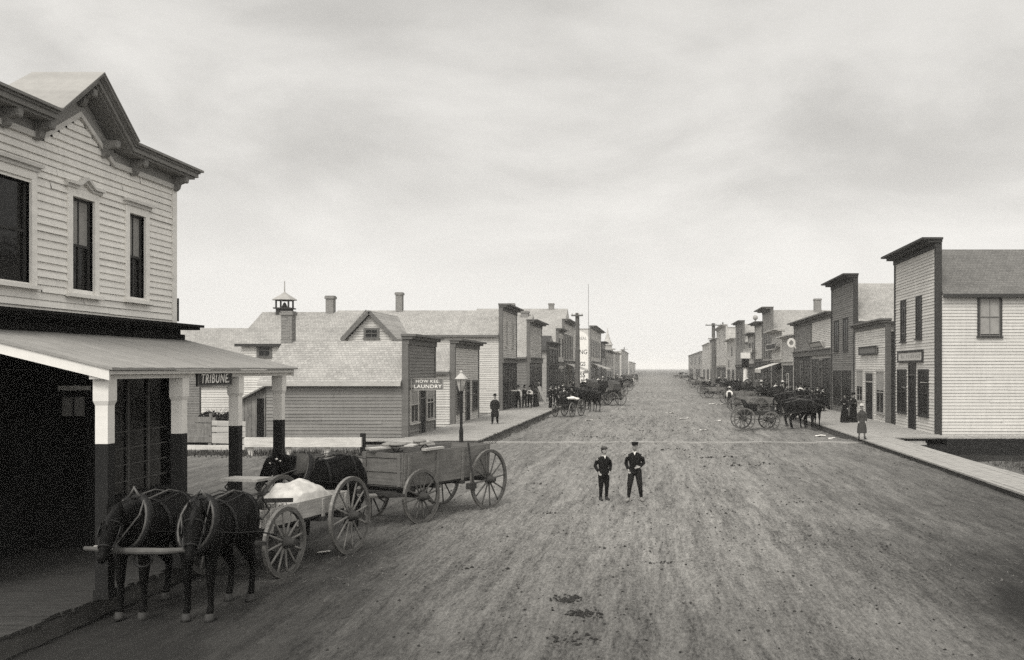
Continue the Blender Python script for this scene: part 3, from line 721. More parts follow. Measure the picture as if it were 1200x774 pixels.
# ---- porch: shed roof, beam, four posts
XP = -7.4; PY = [fy(px, XP) for px in (123, 210, 276, 327)]
por = thing('porch', 'shed roofed porch with white beam over the shaded boardwalk of the newspaper building', 'porch', (-8.4, 16.4, WALK), None, True)
ZB1 = zat(434.5, PY[0]); ZB0 = zat(444.5, PY[0]); ZW = zat(389, 14.5); ya, yb = PY[0] - .2, PY[3] + .28
pr_ = MB()
def rz_(x): return ZB1 + .012 + (ZW - ZB1) * (XP + .22 - x) / (XP + .22 - XW)
nb = 36
for k in range(nb):                       # standing boards of the roof, each running down the slope
    y0 = ya - .06 + (yb - ya + .16) * k / nb; y1 = ya - .06 + (yb - ya + .16) * (k + 1) / nb - .006; dz = random.uniform(0, .006)
    pr_.hexa([(XW + .002, y0, rz_(XW)), (XP + .24, y0, rz_(XP + .24)), (XP + .24, y1, rz_(XP + .24)), (XW + .002, y1, rz_(XW)),
              (XW + .002, y0, rz_(XW) + .04 + dz), (XP + .24, y0, rz_(XP + .24) + .03 + dz), (XP + .24, y1, rz_(XP + .24) + .03 + dz), (XW + .002, y1, rz_(XW) + .04 + dz)])
pr_.build('roof', 'porch_roof', por)
bm = MB(); bm.box(XP - .1, XP + .1, ya, yb, ZB0, ZB1); bm.box(XP + .101, XP + .19, ya - .002, yb - .002, ZB1 - .05, ZB1 - .002)
XE = XP + .185
for yy, e in ((ya - .035, -.03), (yb + .001, .03)):
    bm.hexa([(XW + .01, yy, rz_(XW) - .15), (XE, yy, rz_(XE) - .15), (XE, yy + .06 * .5, rz_(XE) - .15), (XW + .01, yy + .03, rz_(XW) - .15),
             (XW + .01, yy, rz_(XW) - .002), (XE, yy, rz_(XE) - .002), (XE, yy + .03, rz_(XE) - .002), (XW + .01, yy + .03, rz_(XW) - .002)])
bm.build('beam', 'post_white', por)
for yc in PY:
    p = MB(); w = .085; zc_ = zat(470, PY[0]); zs = zat(520, PY[0])
    p.box(XP - w, XP + w, yc - w, yc + w, zs, zc_ - .06)
    for a, b_, z0, z1 in ((w, w + .02, zc_ - .06, zc_ - .001),):
        p.hexa([(XP - a, yc - a, z0), (XP + a, yc - a, z0), (XP + a, yc + a, z0), (XP - a, yc + a, z0), (XP - b_, yc - b_, z1), (XP + b_, yc - b_, z1), (XP + b_, yc + b_, z1), (XP - b_, yc + b_, z1)])
    p.box(XP - w - .02, XP + w + .02, yc - w - .02, yc + w + .02, zc_, ZB0 - .001)
    po = p.build('post', 'post_white', por)
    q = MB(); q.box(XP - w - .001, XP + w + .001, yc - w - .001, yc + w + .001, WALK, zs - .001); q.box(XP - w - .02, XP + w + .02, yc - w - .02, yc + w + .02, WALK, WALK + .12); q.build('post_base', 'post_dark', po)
# TRIBUNE sign on the beam
sy0, sy1 = fy(231.5, XP + .13), fy(271.5, XP + .13); sz1, sz0 = zat(436, sy0), zat(453.5, sy0)
ts = thing('newspaper_sign', 'dark board lettered TRIBUNE fixed to the white porch beam', 'sign', (XP + .13, (sy0 + sy1) / 2, sz0), None, True)
q = MB(); q.box(XP + .102, XP + .13, sy0, sy1, sz0, sz1); q.build('board', 'sign_dark', ts)
q = MB(); fw = .025
q.box(XP + .131, XP + .14, sy0, sy1, sz0, sz0 + fw); q.box(XP + .131, XP + .14, sy0, sy1, sz1 - fw, sz1); q.box(XP + .131, XP + .14, sy0, sy0 + fw, sz0 + fw, sz1 - fw); q.box(XP + .131, XP + .14, sy1 - fw, sy1, sz0 + fw, sz1 - fw); q.build('frame', 'midtrim', ts)
lettering('TRIBUNE.', .215, ts, 'letter_white', (XP + .132, (sy0 + sy1) / 2, (sz0 + sz1) / 2), (0, 1, 0), (0, 0, 1), 1.0, .002, .2, 1.2)

# ---------------------------------------------------------------- west side of the street, beyond the crossing
YL = lambda px: fy(px, XL); YR = lambda px: fy(px, XR)
def fu(px, X, Y0): return fy(px, X) - Y0
Y0, Y1 = YL(477), YL(509.5); W = Y1 - Y0
lau = store('laundry', 'low grey clapboard laundry with a false front and a lettered projecting sign', 'L', Y0, Y1, zat(395, Y0), zat(446, Y0), 4.52, 6.35, 'grey', 'midtrim', 'shingle_light', cor=.45, ex=.15, fm='palegrey',
      downs=[(.5, 1.9, .8, 2.45, 'offwhite', .5), (W - 1.9, W - .5, .8, 2.45, 'offwhite', .4)], doors=[(W / 2 - .5, W / 2 + .5, 'midtrim', 2.4)])
chimney(lau, xat(338, 47.2), 47.2, 4.2, zat(365, 47.2), .52)
sg = thing('laundry_sign', 'grey projecting board lettered HOW KEE LAUNDRY on the low clapboard laundry', 'sign', (-10.1, Y0 + .3, 2.4), None, True)
yy = Y0 + .35; xa, xb_ = XL + .2, xat(519.5, yy)
q = MB(); q.box(xa, xb_, yy, yy + .04, zat(457.5, yy), zat(443.5, yy)); q.build('board', 'sign_grey', sg)
q = MB(); z0, z1 = zat(457.5, yy), zat(443.5, yy)
q.box(xa, xb_, yy - .02, yy - .001, z0, z0 + .018); q.box(xa, xb_, yy - .02, yy - .001, z1 - .018, z1); q.box(xb_ - .02, xb_, yy - .02, yy - .001, z0 + .018, z1 - .018)
q.box(xat(482, yy) - .02, xat(482, yy) + .02, yy - .021, yy - .001, z0 + .017, z1 - .017)
q.build('frame', 'palegrey', sg)
for zz in (z1 - .1, z0 + .06): q = MB(); q.box(XL + .02, XL + .2, yy + .005, yy + .035, zz, zz + .04); q.build('bracket', 'iron', sg)
xc = (xat(483, yy) + xb_) / 2
lettering('HOW KEE.', .19, sg, 'letter_white', (xc, yy - .004, zat(447.3, yy)), (1, 0, 0), (0, 0, 1), 1.12, .001, 0, 1.12)
lettering('LAUNDRY', .225, sg, 'letter_white', (xc, yy - .004, zat(453.3, yy)), (1, 0, 0), (0, 0, 1), 1.15, .002, 0, 1.1)
Y0, Y1 = YL(532), YL(560.5); W = Y1 - Y0
store('small_shop', 'small white clapboard shop with low false front beside the laundry', 'L', Y0, Y1, zat(400, Y0), 3.15, 4.6, 5.5, 'white', 'midtrim', 'shingle_light', cor=.5,
      downs=[(.6, 2.2, .8, 2.5, 'midtrim'), (W - 2.2, W - .6, .8, 2.5, 'midtrim')], doors=[(W / 2 - .55, W / 2 + .55, 'midtrim', 2.5)])
Y0, Y1 = YL(588), YL(605); W = Y1 - Y0
store('tall_store', 'tall white two storey store with dark corner boards and a dark glazed shop front', 'L', Y0, Y1, zat(358, Y0), zat(392, Y0), 7.7, 13, 'white', 'midtrim', 'shingle_light', cor=.6,
      ups=[(1.6, 2.6, 5.0, 6.9, 'white', .95), (W - 2.8, W - 1.8, 5.0, 6.9, 'white', .95)], downs=[(.4, 2.9, .9, 3.4), (W - 2.9, W - .4, .9, 3.4)], doors=[(W / 2 - .6, W / 2 + .6, 'midtrim', 3.3)], band=(3.7, 4.1), lower='darkwall', chim=[(8.5, zat(343, 76), .5)])
Y0, Y1 = YL(620), YL(634.5); W = Y1 - Y0
store('grey_store', 'narrow two part store with pale upper false front over a dark plank lower wall', 'L', Y0, Y1, zat(376, Y0), zat(417, Y0), 8.3, 13, 'offwhite', 'midtrim', 'shingle_light', 'brownish', cor=.75,
      downs=[(.6, 3.4, .9, 3.4), (W - 3.4, W - .6, .9, 3.4)], doors=[(W / 2 - .6, W / 2 + .6, 'midtrim', 3.3)], band=(3.8, 4.3), lower='brownish', chim=[(1.0, zat(364, 92), .7), (2.3, zat(355, 92), .6)])
Y0, Y1 = YL(643), YL(653.5); W = Y1 - Y0
store('dark_roofed_shop', 'low shop with dark roof and tall front windows between taller stores on the west side', 'L', Y0, Y1, zat(402, Y0), 5.3, zat(394, 108), 9, 'midgrey', 'trim', 'darkwall', cor=.5,
      ups=[(.8, 3.0, 3.9, 5.3), (3.8, 6.2, 3.9, 5.3), (7.0, W - .8, 3.9, 5.3)], downs=[(.6, 4, .8, 3.2), (W - 4, W - .6, .8, 3.2)], doors=[(W / 2 - .6, W / 2 + .6)], band=(3.35, 3.7), lower='darkwall')
Y0, Y1 = YL(653.6), YL(660.5); W = Y1 - Y0
store('white_false_front_store', 'white store with shallow dark cornice next to the dark roofed shop', 'L', Y0, Y1, zat(386, Y0), 6.2, 7.6, 8, 'white', 'midtrim', 'shingle_light', cor=.6,
      ups=[(1.2, 2.4, 4.8, 6.8, 'midtrim'), (W - 2.4, W - 1.2, 4.8, 6.8, 'midtrim')], downs=[(.5, 3.0, .8, 3.2), (W - 3.0, W - .5, .8, 3.2)], doors=[(W / 2 - .6, W / 2 + .6)], band=(3.7, 4.1))
Y0, Y1 = YL(660.7), YL(673); W = Y1 - Y0
store('hotel', 'large pale two storey hotel with tall narrow windows under a broad pale roof', 'L', Y0, Y1, zat(375, Y0), 7.2, zat(363, 131), 12, 'white', 'midtrim', 'shingle_light', cor=.8,
      ups=[(1.2 + k * 2.6, 2.3 + k * 2.6, 4.6, 7.6, 'midtrim') for k in range(5)], downs=[(.8, 4.6, .8, 3.4), (W - 4.6, W - .8, .8, 3.4)], doors=[(W / 2 - .8, W / 2 + .8)], band=(3.8, 4.3), chim=[(2.4, zat(356, 131), .7)])
Y0, Y1 = YL(692), YL(704); W = Y1 - Y0
big = store('clothing_store', 'tall white store with lettered side wall and wide flat cornice far along the west side', 'L', Y0, Y1, zat(382.5, Y0), zat(386, Y0), 10, 7, 'white', 'midtrim', 'shingle_light', flat=True, cor=1.1,
      ups=[(2 + k * 5, 4 + k * 5, 5.5, 8.5, 'midtrim') for k in range(6)], downs=[(1, 14, .8, 3.4), (W - 14, W - 1, .8, 3.4)], doors=[(W / 2 - .8, W / 2 + .8)], band=(4.0, 4.6))
q = MB(); ys = Y0 - .03; q.prism([(-14.0, .6), (-11.35, .6), (-11.35, 8.6), (-11.9, 9.5), (-12.7, 9.9), (-14.0, 10.1)], lambda a, b_, t: (a, ys - .03 * t, b_)); q.build('painted_panel', 'sign_white', big)
xs_ = (-12.6)
for txt, py, sz in (('REAL', 397, .75), ('ING', 413, 1.15), ('GS', 427, 1.0), ('SS', 440, 1.2)):
    lettering(txt, sz, big, 'letter_dark' if sz > .9 else 'letter_grey', (xs_ + .1, ys - .035, zat(py, ys)), (1, 0, 0), (0, 0, 1), .85, .012)
for (nm, lb, a, b_, py, wm, tm, fl) in (
    ('corner_store', 'dark trimmed store just beyond the lettered white store', 705, 709, 401, 'midgrey', 'trim', True),
    ('gabled_store', 'pale store under a jutting dark cornice below the far steeple', 710, 719, 411, 'palegrey', 'midtrim', False),
    ('grey_warehouse', 'plain pale grey store next to the tall pale block at the far end', 719.6, 726, 413, 'palegrey', 'palegrey', True),
    ('pale_block', 'tall pale hazy block near the far west end of the street', 728, 736, 410, 'palegrey', 'palegrey', True),
    ('end_cottage', 'low pale last house at the far west end of the street', 737, 744.5, 424, 'white', 'palegrey', False)):
    Y0, Y1 = YL(a), YL(b_); W = Y1 - Y0; zt = zat(py, Y0)
    store(nm, lb, 'L', Y0, Y1, zt, zt - .6 if fl else zt - 2.4, zt - .1, 9, wm, tm, 'shingle_light', flat=fl, cor=1.0 if Y0 < 300 else .5,
          ups=[(W * (k + .3) / 4, W * (k + .3) / 4 + 1.6, zt - 3.4, zt - 1.4, tm) for k in range(4)] if zt > 7 else (), downs=[(W * .1, W * .4, .8, 3.0, tm), (W * .6, W * .9, .8, 3.0, tm)], doors=[(W / 2 - .8, W / 2 + .8)])
# steeple
ys, xs = 300, xat(712, 300); zb = 7.0; zt = zat(384, ys)
st = thing('church_steeple', 'pale pointed church steeple rising behind the far west stores', 'steeple', (xs, ys, 0), None, True)
q = MB(); q.box(xs - 1.6, xs + 1.6, ys - 1.6, ys + 1.6, 0, 9.0); q.build('tower', 'palegrey', st)
q = MB(); q.box(xs - 2.3, xs + 2.3, ys - 2.3, ys + 2.3, 9.0, 9.35); q.box(xs - 1.3, xs + 1.3, ys - 1.3, ys + 1.3, 9.35, 10.4); q.box(xs - 1.6, xs + 1.6, ys - 1.6, ys + 1.6, 10.4, 10.6); q.build('belfry', 'midgrey', st)
q = MB(); q.lathe([(1.5, 10.6), (.8, 12.2), (.25, 14.2), (.05, zt)], (xs, ys, 0), 8); q.build('spire', 'palegrey', st)

# ---------------------------------------------------------------- houses and sheds behind the laundry
def house(name, label, x0, x1, Y0, Y1, eave, ridge, wm, rm, tm='trim', wins=(), ex=.15, fm='trim', hip=0):
    root = thing(name, label, 'house', ((x0 + x1) / 2, (Y0 + Y1) / 2, 0), None, True); yc = (Y0 + Y1) / 2
    w = MB(); w.box(x0, x1, Y0, Y1, 0, eave); w.prism([(Y0, eave - .01), (yc, ridge - .03), (Y1, eave - .01)], lambda a, b_, t: ((x1 - (hip * (b_ - eave) / (ridge - eave) if hip else 0)) if t else x0, a, b_))
    siding(w, (x0, Y0), (1, 0), (0, -1), x1 - x0, .05, eave, ex)
    sl = (ridge - eave) / (yc - Y0)
    def sp(z): return (0, Y1 - Y0) if z < eave else ((z - eave) / sl, Y1 - Y0 - (z - eave) / sl)
    siding(w, (x1, Y0), (0, 1), (1, 0), Y1 - Y0, .05, (eave if hip else ridge) - .05, ex, span=sp); w.build('wall', wm, root)
    if hip:
        r = MB(); h = .3; e = eave - sl * h; a, b_ = x0 - .3, x1 + h
        P = [(a, Y0 - h, e), (b_, Y0 - h, e), (b_, Y1 + h, e), (a, Y1 + h, e), (a, yc, ridge), (x1 - hip, yc, ridge)]
        P += [(p[0], p[1], p[2] + .09) for p in P]
        r.add(P, ((0, 1, 5, 4), (1, 2, 5), (2, 3, 4, 5), (6, 10, 11, 7), (7, 11, 8), (8, 11, 10, 9), (0, 6, 7, 1), (1, 7, 8, 2), (2, 8, 9, 3), (3, 9, 10, 4), (0, 4, 10, 6))); rf = r.build('roof', rm, root)
        r = MB(); r.box(a, b_, Y0 - h - .03, Y0 - h - .002, e - .08, e + .08); r.build('eave_board', fm, root)
    else: rf = gable_roof(root, x0 - .3, x1 + .3, Y0, Y1, eave, ridge, rm, fm=fm)
    for (a, b_, c, d) in wins: window(root, (x0, Y0), (1, 0), (0, -1), a, b_, c, d, tm, 'glass', .1, .042)
    return root, rf
Y0 = 60; x0, x1 = xat(283, Y0), xat(452, Y0)
h2, h2r = house('frame_house', 'white frame house with big shingle roof, bell cupola and front gable behind the laundry', x0, x1, Y0, 68, zat(402, Y0), zat(367.5, 64), 'cream', 'shingle_grey', 'midtrim',
      [(xat(303, Y0) - x0, xat(317, Y0) - x0, zat(418, Y0), zat(404, Y0))], hip=2.6)
chimney(h2r, xat(387.5, 64), 64, 6.2, zat(347, 64), .5)
cx, cy, cz = xat(333.5, 64), 64, zat(367.5, 64)
q = MB(); q.box(cx - .42, cx + .42, cy - .42, cy + .42, cz - .5, cz + .28); q.box(cx - .55, cx + .55, cy - .55, cy + .55, cz + .28, cz + .36)
for sx in (-1, 1):
    for sy in (-1, 1): q.bar((cx + sx * .4, cy + sy * .4, cz + .36), (cx + sx * .4, cy + sy * .4, cz + .85), .09)
for k in range(4):
    a = k * PI / 2; q.bar((cx + .4 * math.cos(a) - .3 * math.sin(a), cy + .4 * math.sin(a) + .3 * math.cos(a), cz + .84), (cx + .4 * math.cos(a) + .3 * math.sin(a), cy + .4 * math.sin(a) - .3 * math.cos(a), cz + .84), .1, .07)
cu = q.build('cupola', 'trim', h2r)
q = MB(); q.lathe([(.82, .86), (.8, .9), (.45, 1.12), (.15, 1.3), (.04, 1.4), (.03, 2.1)], (cx, cy, cz), 8); q.build('cupola_roof', 'midgrey', h2r)
q = MB(); q.lathe([(.2, .4), (.17, .46), (.11, .6), (.07, .68), (.02, .72)], (cx, cy, cz), 12); q.build('bell', 'iron', h2r)
# front gable of that house
gx0, gx1, gy = xat(405, 57), xat(463, 57), 57.0; gc = (gx0 + gx1) / 2; ge, gr = zat(397, 57), zat(366.5, 57)
q = MB(); q.box(gx0 + .15, gx1 - .15, gy, Y0 - .02, 0, ge); q.prism([(gx0 + .15, ge - .01), (gx1 - .15, ge - .01), (gc, gr - .12)], lambda a, b_, t: (a, gy if t == 0 else 62.9, b_))
sl = (gr - ge) / (gc - gx0)
siding(q, (gx0 + .15, gy), (1, 0), (0, -1), gx1 - gx0 - .3, .05, gr - .2, .15, span=lambda z: (0, gx1 - gx0 - .3) if z < ge else (max(0, (z - ge) / sl), gx1 - gx0 - .3 - (z - ge) / sl)); q.build('gable_wall', 'offwhite', h2)
q = MB()
for sg_ in (-1, 1):
    e = gx0 - .12 if sg_ < 0 else gx1 + .12; A = [(e, gy - .25, ge - .12 * sl), (gc, gy - .25, gr), (gc, 63.2, gr), (e, 60.15, ge - .12 * sl)]
    q.hexa(A + [(p[0], p[1], p[2] + .1) for p in A])
q.build('gable_roof', 'shingle_light', h2)
q = MB()
for sg_ in (-1, 1):
    e = gx0 - .16 if sg_ < 0 else gx1 + .16; q.bar((e, gy - .29, ge - .16 * sl + .03), (gc, gy - .29, gr + .03), .07, .2, (0, 0, 1))
q.build('verge_board', 'midtrim', h2)
window(h2, (gx0, gy), (1, 0), (0, -1), xat(428, gy) - gx0, xat(443, gy) - gx0, zat(396, gy), zat(386, gy), 'midtrim', 'glass', .08, .042)
ld = MB(); p0 = Vector((gx0 - .3, gy + .05, ge - .1)); p1 = Vector((gc - .25, gy + .05, gr + .05))
for dy in (0, .45): ld.bar(p0 + Vector((0, dy, .1)), p1 + Vector((0, dy, .1)), .06)
for k in range(9):
    c = p0.lerp(p1, (k + .5) / 9) + Vector((0, 0, .1)); ld.bar(c, c + Vector((0, .45, 0)), .05)
tag(ld.build('roof_ladder', 'oldwood'), 'wooden ladder lying up the gable roof behind the laundry', 'ladder')
Y0 = 76; x0, x1 = xat(170, Y0), xat(326, Y0)
house('long_house', 'long low shingled house farthest back between porch and bell cupola', x0, x1, Y0, 84, zat(415, Y0), zat(386, 80), 'midgrey', 'shingle_grey', 'trim')
def shed_box(name, label, x0, x1, Y0, Y1, h, wm, rm='shingle_grey', ex=.16):
    root = thing(name, label, 'shed', ((x0 + x1) / 2, (Y0 + Y1) / 2, 0), None, True)
    w = MB(); w.box(x0, x1, Y0, Y1, 0, h); siding(w, (x0, Y0), (1, 0), (0, -1), x1 - x0, .05, h, ex); siding(w, (x1, Y0), (0, 1), (1, 0), Y1 - Y0, .05, h, ex); w.build('wall', wm, root)
    r = MB(); A = [(x0 - .15, Y0 - .2, h + .002), (x1 + .15, Y0 - .2, h + .002), (x1 + .15, Y1 + .2, h + .5), (x0 - .15, Y1 + .2, h + .5)]; r.hexa(A + [(p[0], p[1], p[2] + .1) for p in A]); r.build('roof', rm, root)
    return root
shed_box('white_shed', 'small whitewashed shed seen under the TRIBUNE sign', xat(236, 62), xat(272, 62), 62, 65, zat(453, 62), 'white')
shed_box('dark_barn', 'dark weathered barn beside the whitewashed shed', xat(196, 64), xat(234, 64), 64, 69, zat(438, 64), 'brownish')
# lean-to behind the laundry: upright boards, dark doorway
xa, xb_, ya_, yb_ = xat(283, 45), XL - 6.35 - .05, 45.0, 48.5; za, zb = zat(470, 45), zat(451, 45)
lt = thing('lean_to_shed', 'leaning plank shed with slanting roof and dark doorway behind the laundry', 'shed', ((xa + xb_) / 2, 46.7, 0), None, True)
q = MB(); q.prism([(xa, 0), (xb_, 0), (xb_, zb), (xa, za)], lambda a, b_, t: (a, ya_ + .03 + (yb_ - ya_) * t, b_)); x = xa
while x < xb_ - .02:
    xe = min(x + random.uniform(.14, .22), xb_); f = lambda X: za + (zb - za) * (X - xa) / (xb_ - xa); d = random.uniform(.0, .02)
    q.hexa([(x, ya_ - d, 0), (xe - .012, ya_ - d, 0), (xe - .012, ya_ + .028, 0), (x, ya_ + .028, 0), (x, ya_ - d, f(x)), (xe - .012, ya_ - d, f(xe)), (xe - .012, ya_ + .028, f(xe)), (x, ya_ + .028, f(x))]); x = xe
q.build('wall', 'oldwood', lt)
q = MB(); A = [(xa - .4, ya_ - .25, za - .2), (xb_ + .02, ya_ - .25, zb + .02), (xb_ + .02, yb_ + .2, zb + .02), (xa - .4, yb_ + .2, za - .2)]; q.hexa(A + [(p[0], p[1], p[2] + .08) for p in A]); q.build('roof', 'oldwood', lt)
q = MB(); q.box(xat(301.5, 45), xat(310, 45), ya_ - .045, ya_ - .025, .05, zat(467, 45)); q.build('door', 'black', lt)
q = MB(); q.box(xat(300.3, 45), xat(301.4, 45), ya_ - .06, ya_ - .02, .05, zat(466, 45)); q.box(xat(310.1, 45), xat(311.3, 45), ya_ - .06, ya_ - .02, .05, zat(466, 45)); q.build('door_frame', 'oldwood', lt)
# yard fences
def board_fence(name, label, x0, x1, Y, h, rows, m, lean=.0, cat='fence'):
    root = thing(name, label, cat, ((x0 + x1) / 2, Y, 0), None, True); n_ = max(2, int((x1 - x0) / 1.4) + 1)
    for k in range(n_):
        x = x0 + (x1 - x0) * k / (n_ - 1); p = MB(); p.hexa([(x - .06, Y + .03, -.05), (x + .06, Y + .03, -.05), (x + .06, Y + .14, -.05), (x - .06, Y + .14, -.05), (x - .06 + lean, Y + .03, h + .12), (x + .06 + lean, Y + .03, h + .14), (x + .06 + lean, Y + .14, h + .14), (x - .06 + lean, Y + .14, h + .12)]); p.build('post', 'oldwood', root)
    p = MB()
    for r in range(rows):
        z0 = .12 + (h - .1) * r / rows; z1 = z0 + (h - .1) / rows - .04; t = random.uniform(-.05, .05)
        p.hexa([(x0 - .1, Y, z0 + t), (x1 + .1, Y, z0 - t), (x1 + .1, Y + .028, z0 - t), (x0 - .1, Y + .028, z0 + t), (x0 - .1, Y, z1 + t), (x1 + .1, Y, z1 - t), (x1 + .1, Y + .028, z1 - t), (x0 - .1, Y + .028, z1 + t)])
    p.build('board', m, root)
    return root
board_fence('plank_fence', 'weathered grey plank fence panel nearer the porch, in the yard', xat(205, 42.2), xat(245, 42.2), 42.2, zat(488, 42.2), 4, 'oldwood', .05)
board_fence('plank_fence', 'paler plank fence panel left of the lean-to, in the yard', xat(251, 41.5), xat(285, 41.5), 41.5, zat(493, 41.5), 4, 'palegrey', -.04)
hr = thing('hitching_rail', 'whitewashed timber hitching rail on short posts across the side street', 'rail', (-13, 37, 0), None, True)
q = MB(); q.box(xat(287, 37), xat(424, 37), 36.93, 37.07, zat(524, 37), zat(513, 37)); q.build('rail', 'rail_white', hr)
for px in (292, 337, 382, 424):
    q = MB(); x = xat(px, 37); q.box(x - .09, x + .09, 37.075, 37.22, -.1, zat(512, 37) + (.12 if px == 424 else -.06)); q.build('post', 'post_dark' if px == 424 else 'rail_white', hr)
q = MB(); q.box(xat(214, 37.6), xat(288, 37.6), 37.5, 37.62, zat(527, 37.6), zat(522, 37.6)); q.build('rail', 'rail_white', hr)
# weeds and a dark bush in the yard
wdm = MB()
for _ in range(1700):
    t = random.random(); x = random.uniform(-19, -9.6); y = 36.8 + random.gauss(.7, .5); h = random.uniform(.08, .32); a = random.uniform(0, PI); dx, dy = .025 * math.cos(a), .025 * math.sin(a); lx, ly = random.uniform(-.1, .1), random.uniform(-.1, .1)
    z = gz(x, y) - .01
    wdm.add([(x - dx, y - dy, z), (x + dx, y + dy, z), (x + lx, y + ly, z + h)], ((0, 1, 2),))
for _ in range(1500):
    x = random.uniform(11.6, 20); y = random.uniform(30.5, 34.5); h = random.uniform(.06, .22); a = random.uniform(0, PI); dx, dy = .02 * math.cos(a), .02 * math.sin(a); z = gz(x, y) - .01
    wdm.add([(x - dx, y - dy, z), (x + dx, y + dy, z), (x + random.uniform(-.1, .1), y + random.uniform(-.1, .1), z + h)], ((0, 1, 2),))
for _ in range(900):
    x = EDGE_L + random.uniform(.02, .7) ** 1.3; y = random.uniform(43, 66); h = random.uniform(.05, .28); a = random.uniform(0, PI); dx, dy = .02 * math.cos(a), .02 * math.sin(a); z = gz(x, y) - .01
    wdm.add([(x - dx, y - dy, z), (x + dx, y + dy, z), (x + random.uniform(-.08, .08), y + random.uniform(-.08, .08), z + h)], ((0, 1, 2),))
tag(wdm.build('dry_weeds', 'weed'), 'dry weeds along the rail, the ditch and the boardwalk edge', 'weeds', kind='stuff')
bs = MB(); bx, by = xat(258, 60), 59.5
for _ in range(1500):
    a, e = random.uniform(0, 2 * PI), random.uniform(0, 1); r = (random.random() ** .4)
    c = Vector((bx + r * 1.3 * math.cos(a) * math.cos(e), by + r * .8 * math.sin(a) * math.cos(e),   .05 + r * (.65 + .2 * math.sin(a * 3)) * math.sin(e)))
    d = Vector((random.gauss(0, 1), random.gauss(0, 1), random.gauss(0, 1))).normalized() * .09; e2 = d.orthogonal().normalized() * .06
    bs.add([c - d, c + e2, c + d, c - e2], ((0, 1, 2, 3),))
bsh = thing('bush', 'dark low bush in front of the whitewashed shed', 'bush', (bx, by, 0), None, True); bs.build('foliage', 'leaf', bsh)
q = MB()
for k in range(7): a = k * .9; q.tube([(bx, by, 0), (bx + .3 * math.cos(a), by + .2 * math.sin(a), .5), (bx + .7 * math.cos(a), by + .4 * math.sin(a), .9)], [.03, .02, .01], 5)
q.build('stem', 'oldwood', bsh)

# ---------------------------------------------------------------- east side of the street
def rspan(Y0, pa, pb, pyt, pyb, *k):
    """opening on an east front between two picture columns"""
    ya_, yb_ = YR(pb), YR(pa); ym = (ya_ + yb_) / 2
    return (ya_ - Y0, yb_ - Y0, zat(pyb, ym), zat(pyt, ym)) + k
Y0, Y1 = YR(1098), YR(1049); W = Y1 - Y0
d0 = rspan(Y0, 1066.5, 1073.5, 428, 502)
corner = store('corner_house', 'big white two storey corner building with dark corner board at the right edge', 'R', Y0, Y1, zat(282, Y0), zat(343, Y0), zat(292, 50) - .1, 13, 'white', 'trim', 'shingle_dark', cor=.75, ex=.15,
      ups=[rspan(Y0, 1057, 1062, 354, 400, 'trim'), rspan(Y0, 1075, 1080.5, 349, 397, 'trim')],
      downs=[rspan(Y0, 1053, 1062.5, 435, 483, 'trim'), rspan(Y0, 1077.5, 1088.5, 435, 487, 'trim')], doors=[(d0[0], d0[1], 'trim', d0[3])])
window(corner, (XR, Y0), (1, 0), (0, -1), xat(1147.5, Y0) - XR, xat(1171.5, Y0) - XR, zat(394, Y0), zat(349.5, Y0), 'trim', 'glass', .1, .042, 'midtrim', bars=(1, 1), blind=.95)
q = MB(); A = rspan(Y0, 1054, 1083, 411, 425); q.box(XR - .08, XR - .04, Y0 + A[0], Y0 + A[1], A[2] + .05, A[3] - .05); sgn = thing('shop_sign', 'pale framed board with faded lettering above the door of the white corner building', 'sign', (XR - .05, Y0 + (A[0] + A[1]) / 2, A[2]), None, True)
q.build('board', 'offwhite', sgn); q = MB()
for (a, b_, c, d) in ((A[0], A[1], A[2], A[2] + .1), (A[0], A[1], A[3] - .1, A[3]), (A[0] - .02, A[0] + .08, A[2], A[3]), (A[1] - .08, A[1] + .02, A[2], A[3])): q.box(XR - .12, XR - .036, Y0 + a, Y0 + b_, c, d)
q.build('frame', 'trim', sgn); q = MB()
for k in range(11):
    yy = Y0 + A[0] + .5 + (A[1] - A[0] - 1.0) * k / 11; q.box(XR - .086, XR - .081, yy, yy + random.uniform(.12, .26), A[2] + .22, A[3] - .24 + random.uniform(-.05, .04))
q.build('faded_mark', 'letter_grey', sgn)
def blank_sign(name, label, pa, pb, pyt, pyb, m, fm, X=None, tilt=0.0, out=.1):
    ya_, yb_ = YR(pb), YR(pa); ym = (ya_ + yb_) / 2; z0, z1 = zat(pyb, ym), zat(pyt, ym)
    r = thing(name, label, 'sign', (XR - out, ym, z0), None, True); q = MB(); P = lambda y, z, d: (XR - out - d - tilt * (z - z0), y, z)
    q.hexa([P(ya_, z0, 0), P(ya_, z0, .06), P(yb_, z0, .06), P(yb_, z0, 0), P(ya_, z1, 0), P(ya_, z1, .06), P(yb_, z1, .06), P(yb_, z1, 0)]); q.build('board', m, r)
    q = MB(); w = .09
    for (a, b_, c, d) in ((ya_, yb_, z0, z0 + w), (ya_, yb_, z1 - w, z1), (ya_, ya_ + w, z0 + w, z1 - w), (yb_ - w, yb_, z0 + w, z1 - w)):
        q.hexa([P(a, c, .061), P(a, c, .1), P(b_, c, .1), P(b_, c, .061), P(a, d, .061), P(a, d, .1), P(b_, d, .1), P(b_, d, .061)])
    q.build('frame', fm, r); return r
Y0, Y1 = YR(1039.5), YR(1002)
